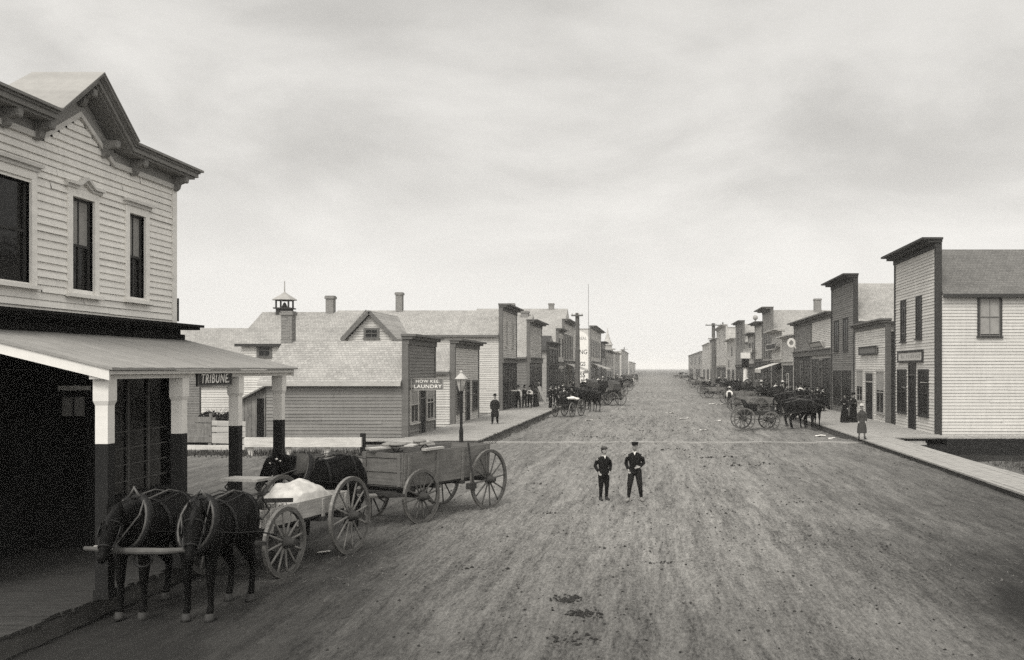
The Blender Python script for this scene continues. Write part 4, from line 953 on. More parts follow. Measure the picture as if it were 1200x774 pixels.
store('white_shop', 'one storey white fronted shop with dark side squeezed in beside the corner building', 'R', Y0, Y1, zat(376, Y0), 5.4, 5.6, 8, 'cream', 'midtrim', 'shingle_grey', 'darkwall', flat=True, cor=.45,
      downs=[rspan(Y0, 1028, 1036.5, 436, 484, 'midgrey', .45), rspan(Y0, 1005, 1011.5, 435, 470, 'midgrey', .5)], doors=[(rspan(Y0, 1015.5, 1024, 447, 497)[0], rspan(Y0, 1015.5, 1024, 447, 497)[1], 'midgrey', 3.0)])
for (a, b_) in ((1026.5, 1038), (1004, 1013)):
    pass
blank_sign('shop_sign', 'small dark grey framed sign on the one storey white fronted shop', 1009.5, 1030, 406, 416, 'sign_grey', 'trim')
Y0, Y1 = YR(1001.5), YR(975)
store('brown_building', 'tall brown grey clapboard two storey building with narrow upper windows', 'R', Y0, Y1, zat(323, Y0), zat(375, Y0), 9.2, 14, 'brownish', 'trim', 'shingle', cor=.8, ex=.15,
      ups=[rspan(Y0, 978.5, 983, 377, 411, 'trim'), rspan(Y0, 989, 994, 374, 410, 'trim')], downs=[rspan(Y0, 977.5, 986, 436, 472, 'trim'), rspan(Y0, 988, 997.5, 436, 473, 'trim')], doors=[], band=None)
Y0, Y1 = YR(975), YR(951.3); W = Y1 - Y0
store('pale_storefront', 'pale upper front over tall dark shop windows next to the brown building', 'R', Y0 + .02, Y1 - .02, zat(367, Y0), 6.2, 7.0, 12, 'cream', 'midtrim', 'shingle', flat=True, cor=.6,
      downs=[(.5, 3.6, .7, 4.0), (W - 3.6, W - .5, .7, 4.0)], doors=[(W / 2 - .65, W / 2 + .65, 'midtrim', 3.9)], band=(4.35, 4.85), lower='midgrey')
Y0, Y1 = YR(951), YR(931); W = Y1 - Y0
store('dark_storefront', 'mid grey upper front over a black glazed shop front, paler store on its near side', 'R', Y0, Y1, zat(375, Y0), 6.2, 7.0, 12, 'grey', 'midtrim', 'shingle', flat=True, cor=.7,
      downs=[(.5, 4.1, .7, 4.0), (W - 4.1, W - .5, .7, 4.0)], doors=[(W / 2 - .65, W / 2 + .65, 'midtrim', 3.9)], band=(4.35, 4.85), lower='darkwall')
blank_sign('tilted_sign', 'plain pale board leaning outward above the pale upper front shop windows', 953, 967, 401, 408, 'palegrey', 'midtrim', tilt=.55)
rg = thing('round_sign', 'white ring shaped hanging sign above the black glazed shop front', 'sign', (XR - .7, YR(937), 5.4), None, True)
q = MB(); zc = zat(402, YR(937)); q.ring((0, 0, 0), .2, .38, .1, 24); q.v = [(XR - .75 + v[1] * 1.0, YR(937) + v[0], zc + v[2] * 1.15) for v in q.v]; q.bar((XR - .75 + .25, YR(937), zc - .25), (XR - .75 + .4, YR(937), zc - .5), .09); q.build('ring', 'sign_white', rg)
q = MB(); q.bar((XR - .02, YR(937), zc + .6), (XR - 1.2, YR(937), zc + .6), .05); q.bar((XR - .75, YR(937), zc + .6), (XR - .75, YR(937), zc + .4), .04); q.build('bracket', 'iron', rg)
Y0, Y1 = YR(930.5), YR(917.5); W = Y1 - Y0
store('low_white_store', 'low off white store with plain cornice left of the black glazed shop front', 'R', Y0, Y1, zat(394, Y0), 5.6, 5.9, 9, 'offwhite', 'palegrey', 'shingle', flat=True, cor=.7,
      downs=[(.5, 2.8, .7, 3.0), (W - 2.8, W - .5, .7, 3.0)], doors=[(W / 2 - .6, W / 2 + .6)], band=(3.6, 4.0), lower='darkwall')
Y0, Y1 = YR(917.3), YR(904.5); W = Y1 - Y0
store('white_parapet_store', 'bright white store with slanting parapet signs and dark hanging board', 'R', Y0, Y1, zat(387, Y0), 6.4, 6.8, 9, 'white', 'palegrey', 'shingle', flat=True, cor=.9,
      downs=[(.5, 3.4, .7, 3.2), (W - 3.4, W - .5, .7, 3.2)], doors=[(W / 2 - .6, W / 2 + .6)], band=(4.0, 4.3), lower='darkwall')
blank_sign('hanging_sign', 'dark board with pale frame on the bright white parapet store', 903.5, 915, 403, 410.5, 'sign_dark', 'palegrey', out=.5)
Y0, Y1 = YR(904), YR(894); W = Y1 - Y0
tg = store('tall_grey_store', 'tallest grey false front store on the east side with long shingle roof and chimney', 'R', Y0, Y1, zat(361, Y0), 6.4, zat(364, 114), 13, 'midgrey', 'midtrim', 'shingle', cor=1.1,
      ups=[(1.0, 2.4, 4.6, 7.4), (3.4, 4.8, 4.6, 7.4), (5.8, 7.2, 4.6, 7.4)], downs=[(.5, 3.4, .7, 3.2), (W - 3.4, W - .5, .7, 3.2)], doors=[(W / 2 - .6, W / 2 + .6)], band=(3.8, 4.2), lower='darkwall', chim=[(5.9, zat(349, 113), .8)])
Y0, Y1 = YR(893.5), YR(885); W = Y1 - Y0
sb = store('white_tall_store', 'narrow bright white false front with a ball finial left of the tallest grey store', 'R', Y0, Y1, zat(378, Y0), 6.4, 7.6, 9, 'white', 'midtrim', 'shingle', cor=1.0,
      downs=[(.5, 3.4, .7, 3.2), (W - 3.4, W - .5, .7, 3.2)], doors=[(W / 2 - .6, W / 2 + .6)], band=(4.1, 4.5), lower='darkwall')
q = MB(); yf, zf = YR(887), zat(377, YR(887)); q.blob((XR - .2, yf, zf + .5), .33, 12, 8); q.tube([(XR - .2, yf, zf - .1), (XR - .2, yf, zf + .25)], .1, 8); q.build('finial', 'midgrey', sb)
for (nm, lb, a, b_, py, wm, tm, fl, dz) in (
    ('low_grey_store', 'low pale grey store with pale sign board under its cornice', 884, 877, 391, 'palegrey', 'midtrim', True, 0),
    ('dark_false_front', 'tall dark grey false front with a long pale roof on its near side', 871, 862.5, 376.5, 'grey', 'midtrim', False, 0),
    ('plain_grey_building', 'plain grey building with two small square windows, left of the tall dark false front', 862, 852, 397, 'palegrey', 'palegrey', True, 0),
    ('white_block', 'large pale block rising behind the far utility pole', 851, 840, 381, 'offwhite', 'palegrey', True, 0),
    ('narrow_store', 'narrow pale store directly behind the far utility pole', 839, 832.5, 397, 'palegrey', 'midtrim', True, 0),
    ('stepped_store', 'pale store with raised parapet before the last grey building', 832, 823.5, 402, 'offwhite', 'palegrey', True, 0),
    ('last_building', 'long grey two storey building, last of all on the east side', 823, 807, 412, 'midgrey', 'midgrey', False, 0)):
    Y0, Y1 = YR(a), YR(b_); W = Y1 - Y0; zt = zat(py, Y0)
    if nm == 'plain_grey_building': up = [(W * .35, W * .35 + 1.3, zt - 2.6, zt - 1.3, 'midtrim'), (W * .7, W * .7 + 1.3, 3.6, 4.7, 'midtrim')]
    elif nm == 'last_building': up = [(W * (.12 + .28 * k), W * (.12 + .28 * k) + 7, zt - 3.2, zt - 1.2, 'midtrim') for k in range(3)]
    else: up = [(W * .15, W * .15 + 1.5, zt - 3.2, zt - 1.2, tm), (W * .6, W * .6 + 1.5, zt - 3.2, zt - 1.2, tm)]
    b = store(nm, lb, 'R', Y0, Y1, zt, zt - .5 if fl else zt - 3, zt - .2, 10, wm, tm, 'shingle_light' if nm != 'last_building' else 'shingle_grey', flat=fl, cor=.8 if Y0 < 200 else .4, ups=up,
          downs=[(W * .1, W * .38, .8, 3.0, 'midtrim'), (W * .62, W * .9, .8, 3.0, 'midtrim')], doors=[(W / 2 - .7, W / 2 + .7)], band=(3.5, 3.9) if Y0 < 200 and nm != 'plain_grey_building' else None, lower='darkwall' if Y0 < 200 and nm != 'plain_grey_building' else None)
blank_sign('long_sign', 'long pale sign board on the low pale grey store', 876.5, 887, 409, 414, 'palegrey', 'palegrey', out=.6)
# cloth awnings over shop fronts
def awning(label, side, pa, pb, z0, z1, out, m):
    X = XL if side == 'L' else XR; s = 1 if side == 'L' else -1; ya_, yb_ = sorted((fy(pa, X), fy(pb, X))); r = thing('awning', label, 'awning', (X + s * out / 2, (ya_ + yb_) / 2, z0), None, True); q = MB()
    n_ = 8
    for k in range(n_):
        a = ya_ + (yb_ - ya_) * k / n_; b_ = ya_ + (yb_ - ya_) * (k + 1) / n_; d0, d1 = .06 * math.sin(k * 1.9), .06 * math.sin((k + 1) * 1.9)
        P = lambda x, y, z: (X + s * x, y, z)
        q.hexa([P(.06, a, z1), P(out, a, z0 + d0), P(out, b_, z0 + d1), P(.06, b_, z1), P(.06, a, z1 + .03), P(out, a, z0 + .03 + d0), P(out, b_, z0 + .03 + d1), P(.06, b_, z1 + .03)])
        q.hexa([P(out - .02, a, z0 - .35), P(out, a, z0 - .35), P(out, b_, z0 - .35), P(out - .02, b_, z0 - .35), P(out - .02, a, z0 + d0), P(out, a, z0 + d0), P(out, b_, z0 + d1), P(out - .02, b_, z0 + d1)])
    q.build('cloth', m, r)
    for y in (ya_ + .05, yb_ - .05): q = MB(); q.bar((X + s * .06, y, z0 - .3), (X + s * out, y, z0 - .1), .04); q.bar((X + s * (out - .1), y, WALK), (X + s * (out - .1), y, z0 - .12), .07); q.build('frame', 'iron', r)
    return r
awning('pale cloth awning in front of the large west side hotel', 'L', 663, 671, 3.0, 3.9, 2.4, 'canvas')
awning('dirty white cloth awning below the lettered white store', 'L', 693, 700, 3.2, 4.2, 2.8, 'canvas')
awning('short white awning on the bright white parapet store', 'R', 908, 916, 3.2, 3.9, 2.2, 'canvas')
# poles
def pole(name, label, x, y, h, r, arms=(), cat='utility pole'):
    root = thing(name, label, cat, (x, y, 0)); q = MB(); q.tube([(0, 0, -.2), (.02, 0, h * .5), (0, 0, h)], [r, r * .9, r * .72], 10); q.build('mast', 'pole', root)
    for (z, w) in arms:
        a = MB(); a.box(-w, w, -r - .1, -r * .7, z, z + .14); ca = a.build('crossarm', 'pole', root)
        i = MB()
        for k in range(4): i.lathe([(.05, 0), (.05, .1), (.03, .16)], (-w * .85 + w * 1.7 * k / 3, -r - .05, z + .14), 6)
        i.build('insulator', 'palegrey', ca)
    return root
y = 92; pole('utility_pole', 'thick dark pole with short crossarm beside the large west side hotel', xat(676.5, y), y, zat(367, y), .26, ((zat(371, y), .55),))
y = 146; pole('utility_pole', 'thick dark pole with crossarm before the far east side stores', xat(836, y), y, zat(379, y), .34, ((zat(382, y), 1.2), (zat(398, y), .8)))
y = 150; pole('flagpole', 'thin tall bare flagpole beside the lettered white store', xat(689.5, y), y, zat(333, y), .04, (), 'flagpole')
y = 190; pole('utility_pole', 'slender far pole beside the tall dark false front', xat(847, y), y, zat(378, y), .2, ((zat(383, y), 1.0),))
y = 420; pole('utility_pole', 'faint last pole at the far west end', xat(731.5, y), y, zat(407, y), .3, ((zat(410, y), 1.6),))
q = MB(); y = 119; x = xat(873.5, y); pst = thing('barber_pole', 'white painted post with dark lantern box in front of the low pale grey store', 'post', (x, y, 0)); q.tube([(0, 0, 0), (0, 0, 4.2)], [.28, .24], 10); q.build('post', 'sign_white', pst); q = MB(); q.box(-.4, .4, -.4, .4, 3.4, 4.5); q.build('lantern', 'black', pst); q = MB(); q.box(-.55, .55, -.5, .5, 4.5, 5.2); q.build('cap', 'sign_white', pst)
# street lamp
ly = 38.0; lx = xat(540.5, ly); lp = thing('street_lamp', 'slim dark lamp post with white glass lantern on the near corner of the west boardwalk', 'street lamp', (lx, ly, 0))
zt = zat(436, ly); q = MB(); q.lathe([(.085, -.1), (.08, .9), (.055, 1.0), (.05, 2.2), (.04, zt - .85), (.09, zt - .8), (.05, zt - .74)], n=10); q.build('post', 'post_dark', lp)
q = MB(); q.lathe([(.09, zt - .74), (.2, zt - .3), (.2, zt - .28)], n=4); lg = q.build('lantern', 'lamp_glass', lp)
q = MB(); q.lathe([(.25, zt - .28), (.23, zt - .24), (.1, zt - .1), (.05, zt - .05), (.07, zt - .02), (.02, zt + .06)], n=8); q.build('lantern_cap', 'palegrey', lp)
q = MB()
for k in range(4): a = k * PI / 2; q.bar((.09 * math.cos(a), .09 * math.sin(a), zt - .75), (.205 * math.cos(a), .205 * math.sin(a), zt - .28), .018)
q.build('lantern_frame', 'iron', lp)

# ---------------------------------------------------------------- horses
def make_horse(name, label, coat='horse', neck=.0, bend=.0, near=True, group=None, harness=True):
    """faces +Y; neck lowers the head, bend turns it sideways"""
    root = thing(name, label, 'horse', (0, 0, 0), group); b = MB(); S = (1, 0, 0)
    b.tube([(0, -.84, 1.22), (0, -.78, 1.22), (0, -.66, 1.235), (0, -.45, 1.235), (0, -.1, 1.165), (0, .25, 1.165), (0, .5, 1.19), (0, .68, 1.16), (0, .78, 1.12)], [(.06, .1), (.17, .22), (.265, .31), (.29, .335), (.305, .345), (.285, .36), (.25, .36), (.19, .27), (.09, .15)], 18, S)
    b.tube([(0, .3, 1.46), (0, .45, 1.5), (0, .6, 1.47)], [.06, .085, .06], 10, S)
    nk = [Vector((0, .5, 1.28)), Vector((bend * .05, .74, 1.42 - neck * .1)), Vector((bend * .2, .96, 1.58 - neck * .35)), Vector((bend * .36, 1.1, 1.72 - neck * .55))]
    b.tube(nk, [(.17, .3), (.13, .235), (.105, .175), (.09, .135)], 14, S)
    hd = Vector((bend * .45, 1, 0)).normalized(); p = nk[-1]; dn = Vector((0, 0, -1)); ax = (hd * .62 + dn * .8).normalized()
    sd_ = ax.cross(Vector((0, 0, 1))).normalized()
    h = [p + Vector((0, 0, .05)) - ax * .02, p + ax * .14 + hd * .03, p + ax * .3 + hd * .02, p + ax * .45, p + ax * .57, p + ax * .63]
    b.tube(h, [(.075, .09), (.105, .135), (.088, .115), (.065, .08), (.062, .075), (.035, .04)], 12, tuple(sd_))
    b.blob(tuple(p + ax * .17 - hd * .06 + dn * .02), (.085, .09, .1), 10, 6)
    for s in (-1, 1):
        e = p + sd_ * (.065 * s) + Vector((0, 0, .06)); b.tube([e, e + Vector((0, 0, .08)) + sd_ * .012 * s, e + Vector((0, 0, .17)) + hd * .03], [.032, .034, .008], 7)
        x = .165 * s; j = .03 * s
        b.tube([(x, .48, 1.15), (x * 1.05, .5, .95), (x * .98, .52, .74), (x * .95, .53, .52), (x * .95, .525, .44), (x * .95, .52, .22), (x * .95, .53, .15), (x * .95, .56, .09)], [(.12, .17), (.1, .13), (.072, .085), (.056, .062), (.042, .048), (.038, .044), (.048, .052), (.045, .05)], 12, S)
        b.tube([(x * .9, -.5, 1.2), (x * 1.05, -.45, 1.0), (x * 1.0, -.42, .84), (x * .97, -.54, .68), (x * .95, -.67, .54), (x * .95, -.665, .45), (x * .95, -.63, .22), (x * .95, -.61, .15), (x * .95, -.58, .09)], [(.16, .26), (.14, .22), (.115, .16), (.075, .1), (.052, .075), (.044, .05), (.04, .046), (.05, .054), (.046, .05)], 12, S)
    organic(b, 'body', coat, root, .02 if near else .04, 4 if near else 2)
    for s in (-1, 1):
        for yy in (.565, -.57):
            q = MB(); q.lathe([(.068, 0), (.062, .03), (.05, .095), (.03, .1)], (.157 * s, yy, 0), 10); q.build('hoof', 'hoof', root, True)
    t = MB(); t.tube([(0, -.8, 1.33), (0, -.89, 1.24), (0, -.94, 1.0), (.02, -.93, .75), (.03, -.9, .52)], [.035, .05, .07, .06, .012], 9); t.build('tail', 'mane', root, True)
    mn = MB()
    for k in range(26):
        f = k / 25; i = min(int(f * 3), 2); c = nk[i].lerp(nk[i + 1], f * 3 - i); r = (.29, .235, .175, .135); rr = r[i] + (r[i + 1] - r[i]) * (f * 3 - i)
        c = c + Vector((0, -.45, 1)).normalized() * rr * .93; s = 1 if k % 2 else -1
        mn.tube([c, c + Vector((.07 * s, -.02, .0)), c + Vector((.12 * s, -.01 + random.uniform(-.03, .03), -.13))], [.03, .03, .006], 5)
    fl_ = p + Vector((0, 0, .1)); mn.tube([fl_, fl_ + ax * .1 + hd * .1, fl_ + ax * .24 + hd * .12], [.035, .045, .01], 6)
    mn.build('mane', 'mane', root, True)
    if near:
        q = MB(); c = p + ax * .2 + hd * .085
        q = None
        for s in (-1, 1):
            e = MB(); e.blob(tuple(p + ax * .17 + sd_ * .088 * s + hd * .03), (.018, .022, .022), 8, 5); e.build('eye', 'leather', root, True)
    if harness:
        c = MB(); m0 = Vector((0, .56, 1.26)); d1 = Vector((0, -.38, .92)).normalized()
        pts = [m0 + Vector((.225 * math.sin(t_), 0, 0)) + d1 * (.37 * math.cos(t_)) for t_ in [2 * PI * k / 20 for k in range(21)]]
        c.tube(pts, .062, 8, (0, 1, 0), False); c.build('collar', 'leather', root, True)
        hm_ = MB(); pts2 = [v + Vector((0, .05, .02)) for v in pts]; hm_.tube([pts2[k] * 1 for k in range(2, 9)], .018, 6, (0, 1, 0)); hm_.tube([pts2[k] for k in range(12, 19)], .018, 6, (0, 1, 0)); hm_.tube([pts2[1], pts2[0] + Vector((0, 0, .12))], [.02, .012], 6); hm_.tube([pts2[19], pts2[0] + Vector((.02, 0, .12))], [.02, .012], 6); hm_.build('hames', 'leather_pale', root, True)
        def belly(yc, rx, rz, zc): return [(rx * math.sin(t_), yc, zc + rz * math.cos(t_)) for t_ in [2 * PI * k / 24 for k in range(25)]]
        st_ = MB(); st_.tube(belly(.12, .312, .372, 1.165), [(.035, .008)] * 25, 6, (0, 1, 0), False); st_.tube(belly(-.5, .3, .345, 1.235)[:8], [(.02, .007)] * 8, 6, (0, 1, 0)); st_.tube(belly(-.5, .3, .345, 1.235)[17:], [(.02, .007)] * 8, 6, (0, 1, 0))
        for s in (-1, 1):
            st_.tube([(.24 * s, .5, 1.15), (.315 * s, .1, 1.08), (.305 * s, -.5, 1.0), (.3 * s, -1.1, .85)], [(.022, .012)] * 4, 6)
            st_.tube([(.2 * s, .52, 1.5), (.2 * s, .1, 1.51), (.16 * s, -.35, 1.55), (.05 * s, -.68, 1.5)], .012, 6)
        st_.tube([(0, .55, 1.6), (0, .1, 1.545), (0, -.3, 1.575), (0, -.72, 1.52)], [(.02, .008)] * 4, 6); st_.build('harness_strap', 'leather', root, True)
        br_ = MB()
        for dd, r in ((.42, .078), (.1, .118)):
            cc = p + ax * dd + hd * (.015 if dd < .3 else 0); up_ = sd_.cross(ax).normalized()
            pts = [cc + sd_ * (r * 1.02 * math.cos(t_)) + up_ * (r * 1.22 * math.sin(t_)) for t_ in [2 * PI * k / 16 for k in range(17)]]
            br_.tube(pts, [(.014, .006)] * 17, 6, tuple(ax), False)
        for s in (-1, 1):
            br_.bar(p + ax * .1 + sd_ * .125 * s, p + ax * .42 + sd_ * .085 * s, .02, .012)
            k = p + ax * .2 + sd_ * .125 * s; br_.bar(k - ax * .06, k + ax * .06, .1, .012, tuple(sd_))
        br_.build('bridle', 'leather', root)
        rn = MB()
        for s in (-1, 1):
            rn.tube([p + ax * .44 + sd_ * .08 * s, Vector((.17 * s, .66, 1.42 - neck * .05)), Vector((.14 * s, .5, 1.56)), Vector((.1 * s, -.2, 1.62)), Vector((.05 * s, -.95, 1.45))], .011, 6)
        rn.build('rein', 'leather_pale', root)
    return root

# ---------------------------------------------------------------- wagons and buggies
WH = {}
def wheel_meshes(R, ns, w, fine):
    k = (R, ns, w, fine)
    if k in WH: return WH[k]
    f = MB(); f.ring((0, 0, 0), R - .075, R - .014, w, 44 if fine else 28)
    t = MB(); t.ring((0, 0, 0), R - .0135, R, w * 1.04, 44 if fine else 28)
    h = MB(); h.tube([(-.13, 0, 0), (-.09, 0, 0), (-.05, 0, 0), (.05, 0, 0), (.1, 0, 0), (.17, 0, 0), (.18, 0, 0)], [.055, .075, .1, .1, .075, .06, .04], 14, (0, 1, 0))
    s = MB(); s.tube([(0, 0, .08), (0, 0, .2), (0, 0, R - .2), (0, 0, R - .07)], [(.018, .026), (.017, .021), (.014, .017), (.017, .02)], 8, (1, 0, 0))
    if not fine:
        for i in range(ns):
            a = 2 * PI * i / ns; f.tube([(0, .08 * math.cos(a), .08 * math.sin(a)), (0, (R - .06) * math.cos(a), (R - .06) * math.sin(a))], .02, 5)
    me = [x.mesh(nm) for x, nm in ((f, 'wheel'), (t, 'tyre'), (h, 'hub'), (s, 'spoke'))]
    WH[k] = me; return me
def put_mesh(name, me, m, parent, loc=(0, 0, 0), smooth=False):
    if not me.materials: me.materials.append(M[m])
    if smooth:
        for p in me.polygons: p.use_smooth = True
    o = bpy.data.objects.new(name, me); COL.objects.link(o); o.parent = parent; o.location = loc; return o
def wheel(parent, x, y, R, ns=12, w=.05, fine=True, sgn=1, rot=0., m='felloe', ms='spoke'):
    me = wheel_meshes(R, ns, w, fine); o = put_mesh('wheel', me[0], m, parent, (x, y, R - .012)); o.rotation_euler = (rot, 0, 0 if sgn > 0 else PI)
    put_mesh('tyre', me[1], 'tyre', o); put_mesh('hub', me[2], 'wagon_gear', o, smooth=True)
    if fine:
        for i in range(ns):
            s = put_mesh('spoke', me[3], ms, o, smooth=True); s.rotation_euler = (2 * PI * i / ns, 0, 0)
    return o
def running_gear(root, wb, tr, Rf, Rr, m='wagon_gear', tongue=3.0, neck_z=1.0):
    g = MB(); yf, yr = wb / 2, -wb / 2; h = tr / 2
    g.bar((-h - .1, yf, Rf), (h + .1, yf, Rf), .09, .1); g.bar((-h + .2, yf, Rf + .13), (h - .2, yf, Rf + .13), .1, .12); g.build('front_axle', m, root)
    g = MB(); g.bar((-h - .1, yr, Rr), (h + .1, yr, Rr), .09, .1); g.bar((-h + .2, yr, Rr + .1), (h - .2, yr, Rr + .1), .1, .1); g.build('rear_axle', m, root)
    g = MB(); g.bar((0, yr - .3, Rr - .02), (0, yf, Rf + .06), .09, .07)
    for s in (-1, 1): g.bar((.42 * s, yr, Rr), (.05 * s, yr + .85, Rr - .04), .07, .06); g.bar((.4 * s, yf, Rf), (.06 * s, yf + .6, Rf), .07, .06)
    g.build('reach', m, root)
    if tongue:
        g = MB(); g.tube([(0, yf + .3, Rf), (0, yf + 1.6, Rf + .12), (0, yf + tongue, neck_z)], [.05, .045, .032], 8); g.build('tongue', 'wagon_pale', root)
        g = MB(); g.bar((-.55, yf + .62, Rf + .1), (.55, yf + .62, Rf + .1), .05, .09)
        for s in (-1, 1): g.bar((.5 * s - .36, yf + .74, Rf + .1), (.5 * s + .36, yf + .74, Rf + .1), .045, .06)
        g.build('doubletree', m, root)
def wagon_box(root, yb0, yb1, w, z0, z1, m, cleats=4, flare=0.0, panels=True):
    fl = MB(); fl.box(-w, w, yb0, yb1, z0 - .04, z0)
    for k in range(4): y = yb0 + .2 + (yb1 - yb0 - .4) * k / 3; fl.box(-w - .1, w + .1, y - .05, y + .05, z0 - .12, z0 - .041)
    fl.build('floor', 'wagon_gear', root)
    for s in (-1, 1):
        q = MB(); q.hexa([(s * w, yb0, z0 + .001), (s * (w + .03), yb0, z0 + .001), (s * (w + .03), yb1, z0 + .001), (s * w, yb1, z0 + .001), (s * (w + flare), yb0, z1), (s * (w + flare + .03), yb0, z1), (s * (w + flare + .03), yb1, z1), (s * (w + flare), yb1, z1)])
        for k in range(cleats):
            y = yb0 + .12 + (yb1 - yb0 - .24) * k / (cleats - 1); x = w + .031
            q.hexa([(s * x, y - .035, z0 - .1), (s * (x + .03), y - .035, z0 - .1), (s * (x + .03), y + .035, z0 - .1), (s * x, y + .035, z0 - .1), (s * (x + flare), y - .035, z1 - .03), (s * (x + flare + .03), y - .035, z1 - .03), (s * (x + flare + .03), y + .035, z1 - .03), (s * (x + flare), y + .035, z1 - .03)])
        q.build('side_panel', m, root)
    for y, s in ((yb0, -1), (yb1, 1)):
        q = MB(); q.hexa([(-w, y, z0 + .001), (w, y, z0 + .001), (w, y + .03 * s, z0 + .001), (-w, y + .03 * s, z0 + .001), (-w - flare, y, z1), (w + flare, y, z1), (w + flare, y + .03 * s, z1), (-w - flare, y + .03 * s, z1)])
        if panels:
            for z in (z0 + .08, (z0 + z1) / 2, z1 - .06): q.box(-w + .01, w - .01, y + .031 * s, y + .05 * s, z - .045, z + .045)
            for x in (-w + .06, w - .06): q.box(x - .04, x + .04, y + .051 * s, y + .068 * s, z0 + .02, z1 - .02)
        q.build('end_panel', m, root)
def seat(root, y, z, w, m='wagon_gear', back=True):
    q = MB(); q.box(-w, w, y - .2, y + .2, z, z + .04)
    if back: q.hexa([(-w, y - .22, z + .041), (w, y - .22, z + .041), (w, y - .19, z + .041), (-w, y - .19, z + .041), (-w, y - .3, z + .34), (w, y - .3, z + .34), (w, y - .27, z + .34), (-w, y - .27, z + .34)])
    st = q.build('seat', m, root)
    for s in (-1, 1):
        q = MB()
        for t in (-1, 1): q.tube([(s * w * .8, y + t * .02, z - .02), (s * w * .8, y + t * .16, z - .1), (s * w * .8, y + t * .02, z - .2)], .014, 6)
        q.bar((s * w * .8, y - .2, z - .2), (s * w * .8, y + .2, z - .2), .04, .03); q.build('seat_spring', 'iron', root)
    return st
def farm_wagon(name, label, wb, Rf, Rr, box, m, fine=True, tr=1.36, group=None, seat_at=None, tongue=3.0, ns=12, flare=0., ms='spoke'):
    root = thing(name, label, 'wagon', (0, 0, 0), group); h = tr / 2
    for s in (-1, 1): wheel(root, s * h, wb / 2, Rf, ns, .055, fine, s, random.random(), ms=ms); wheel(root, s * h, -wb / 2, Rr, ns, .055, fine, s, random.random(), ms=ms)
    running_gear(root, wb, tr, Rf, Rr, tongue=tongue)
    wagon_box(root, *box, m, flare=flare)
    if seat_at: seat(root, *seat_at)
    return root
def buggy(name, label, top=False, fine=False, group=None, R=(.5, .6)):
    root = thing(name, label, 'buggy', (0, 0, 0), group)
    for s in (-1, 1): wheel(root, s * .64, .72, R[0], 12, .035, fine, s, random.random()); wheel(root, s * .64, -.72, R[1], 12, .035, fine, s, random.random())
    g = MB(); g.bar((-.66, .72, R[0]), (.66, .72, R[0]), .05); g.bar((-.66, -.72, R[1]), (.66, -.72, R[1]), .05); g.bar((0, -.72, R[1]), (0, .72, R[0]), .04); g.build('running_gear', 'iron', root)
    g = MB()
    for y, z in ((.72, R[0]), (-.72, R[1])): g.tube([(-.4, y, z + .1), (0, y, z + .04), (.4, y, z + .1), (0, y, z + .2), (-.4, y, z + .1)], .02, 6)
    g.build('spring', 'iron', root)
    q = MB(); q.hexa([(-.4, -.95, .78), (.4, -.95, .78), (.4, .85, .78), (-.4, .85, .78), (-.44, -.95, 1.02), (.44, -.95, 1.02), (.44, .85, 1.0), (-.44, .85, 1.0)]); q.build('box', 'wagon_gear', root)
    q = MB(); q.box(-.46, .46, -.55, .0, 1.03, 1.2); q.hexa([(-.48, -.6, 1.2), (.48, -.6, 1.2), (.48, -.5, 1.2), (-.48, -.5, 1.2), (-.5, -.75, 1.62), (.5, -.75, 1.62), (.5, -.67, 1.62), (-.5, -.67, 1.62)]); q.box(-.5, -.45, -.55, -.05, 1.2, 1.36); q.box(.45, .5, -.55, -.05, 1.2, 1.36); q.build('seat', 'leather', root)
    q = MB(); q.hexa([(-.42, .85, .9), (.42, .85, .9), (.42, .88, .9), (-.42, .88, .9), (-.42, .95, 1.3), (.42, .95, 1.3), (.42, .98, 1.3), (-.42, .98, 1.3)]); q.build('dashboard', 'leather', root)
    q = MB()
    for s in (-1, 1): q.tube([(s * .32, .75, R[0]), (s * .34, 1.5, .82), (s * .3, 2.6, 1.0)], [.03, .028, .02], 6)
    q.build('shaft', 'wagon_gear', root)
    if top:
        q = MB()
        arc = [(-.78, 1.35), (-.74, 1.9), (-.55, 2.12), (0, 2.2), (.5, 2.1)]
        for s0, s1 in zip(arc[:-1], arc[1:]):
            q.hexa([(-.54, s0[0], s0[1]), (.54, s0[0], s0[1]), (.54, s1[0], s1[1]), (-.54, s1[0], s1[1]), (-.54, s0[0] - .02, s0[1] + .03), (.54, s0[0] - .02, s0[1] + .03), (.54, s1[0] - .01, s1[1] + .03), (-.54, s1[0] - .01, s1[1] + .03)])
        for s in (-1, 1): q.prism([(-.78, 1.5), (-.74, 1.9), (-.55, 2.12), (-.1, 2.18), (-.2, 1.5)], lambda a, b_, t, s=s: (s * (.54 + .015 * t), a, b_))
        q.build('folding_top', 'buggy_cloth', root)
        q = MB()
        for s in (-1, 1): q.bar((s * .5, -.3, 1.2), (s * .54, .45, 2.1), .025); q.bar((s * .5, -.3, 1.2), (s * .54, -.05, 2.15), .025)
        q.build('bow', 'iron', root)
    return root
def place(o, x, y, hx, hy, z=0.):
    o.location = (x, y, z); o.rotation_euler = (0, 0, heading(hx, hy)); return o

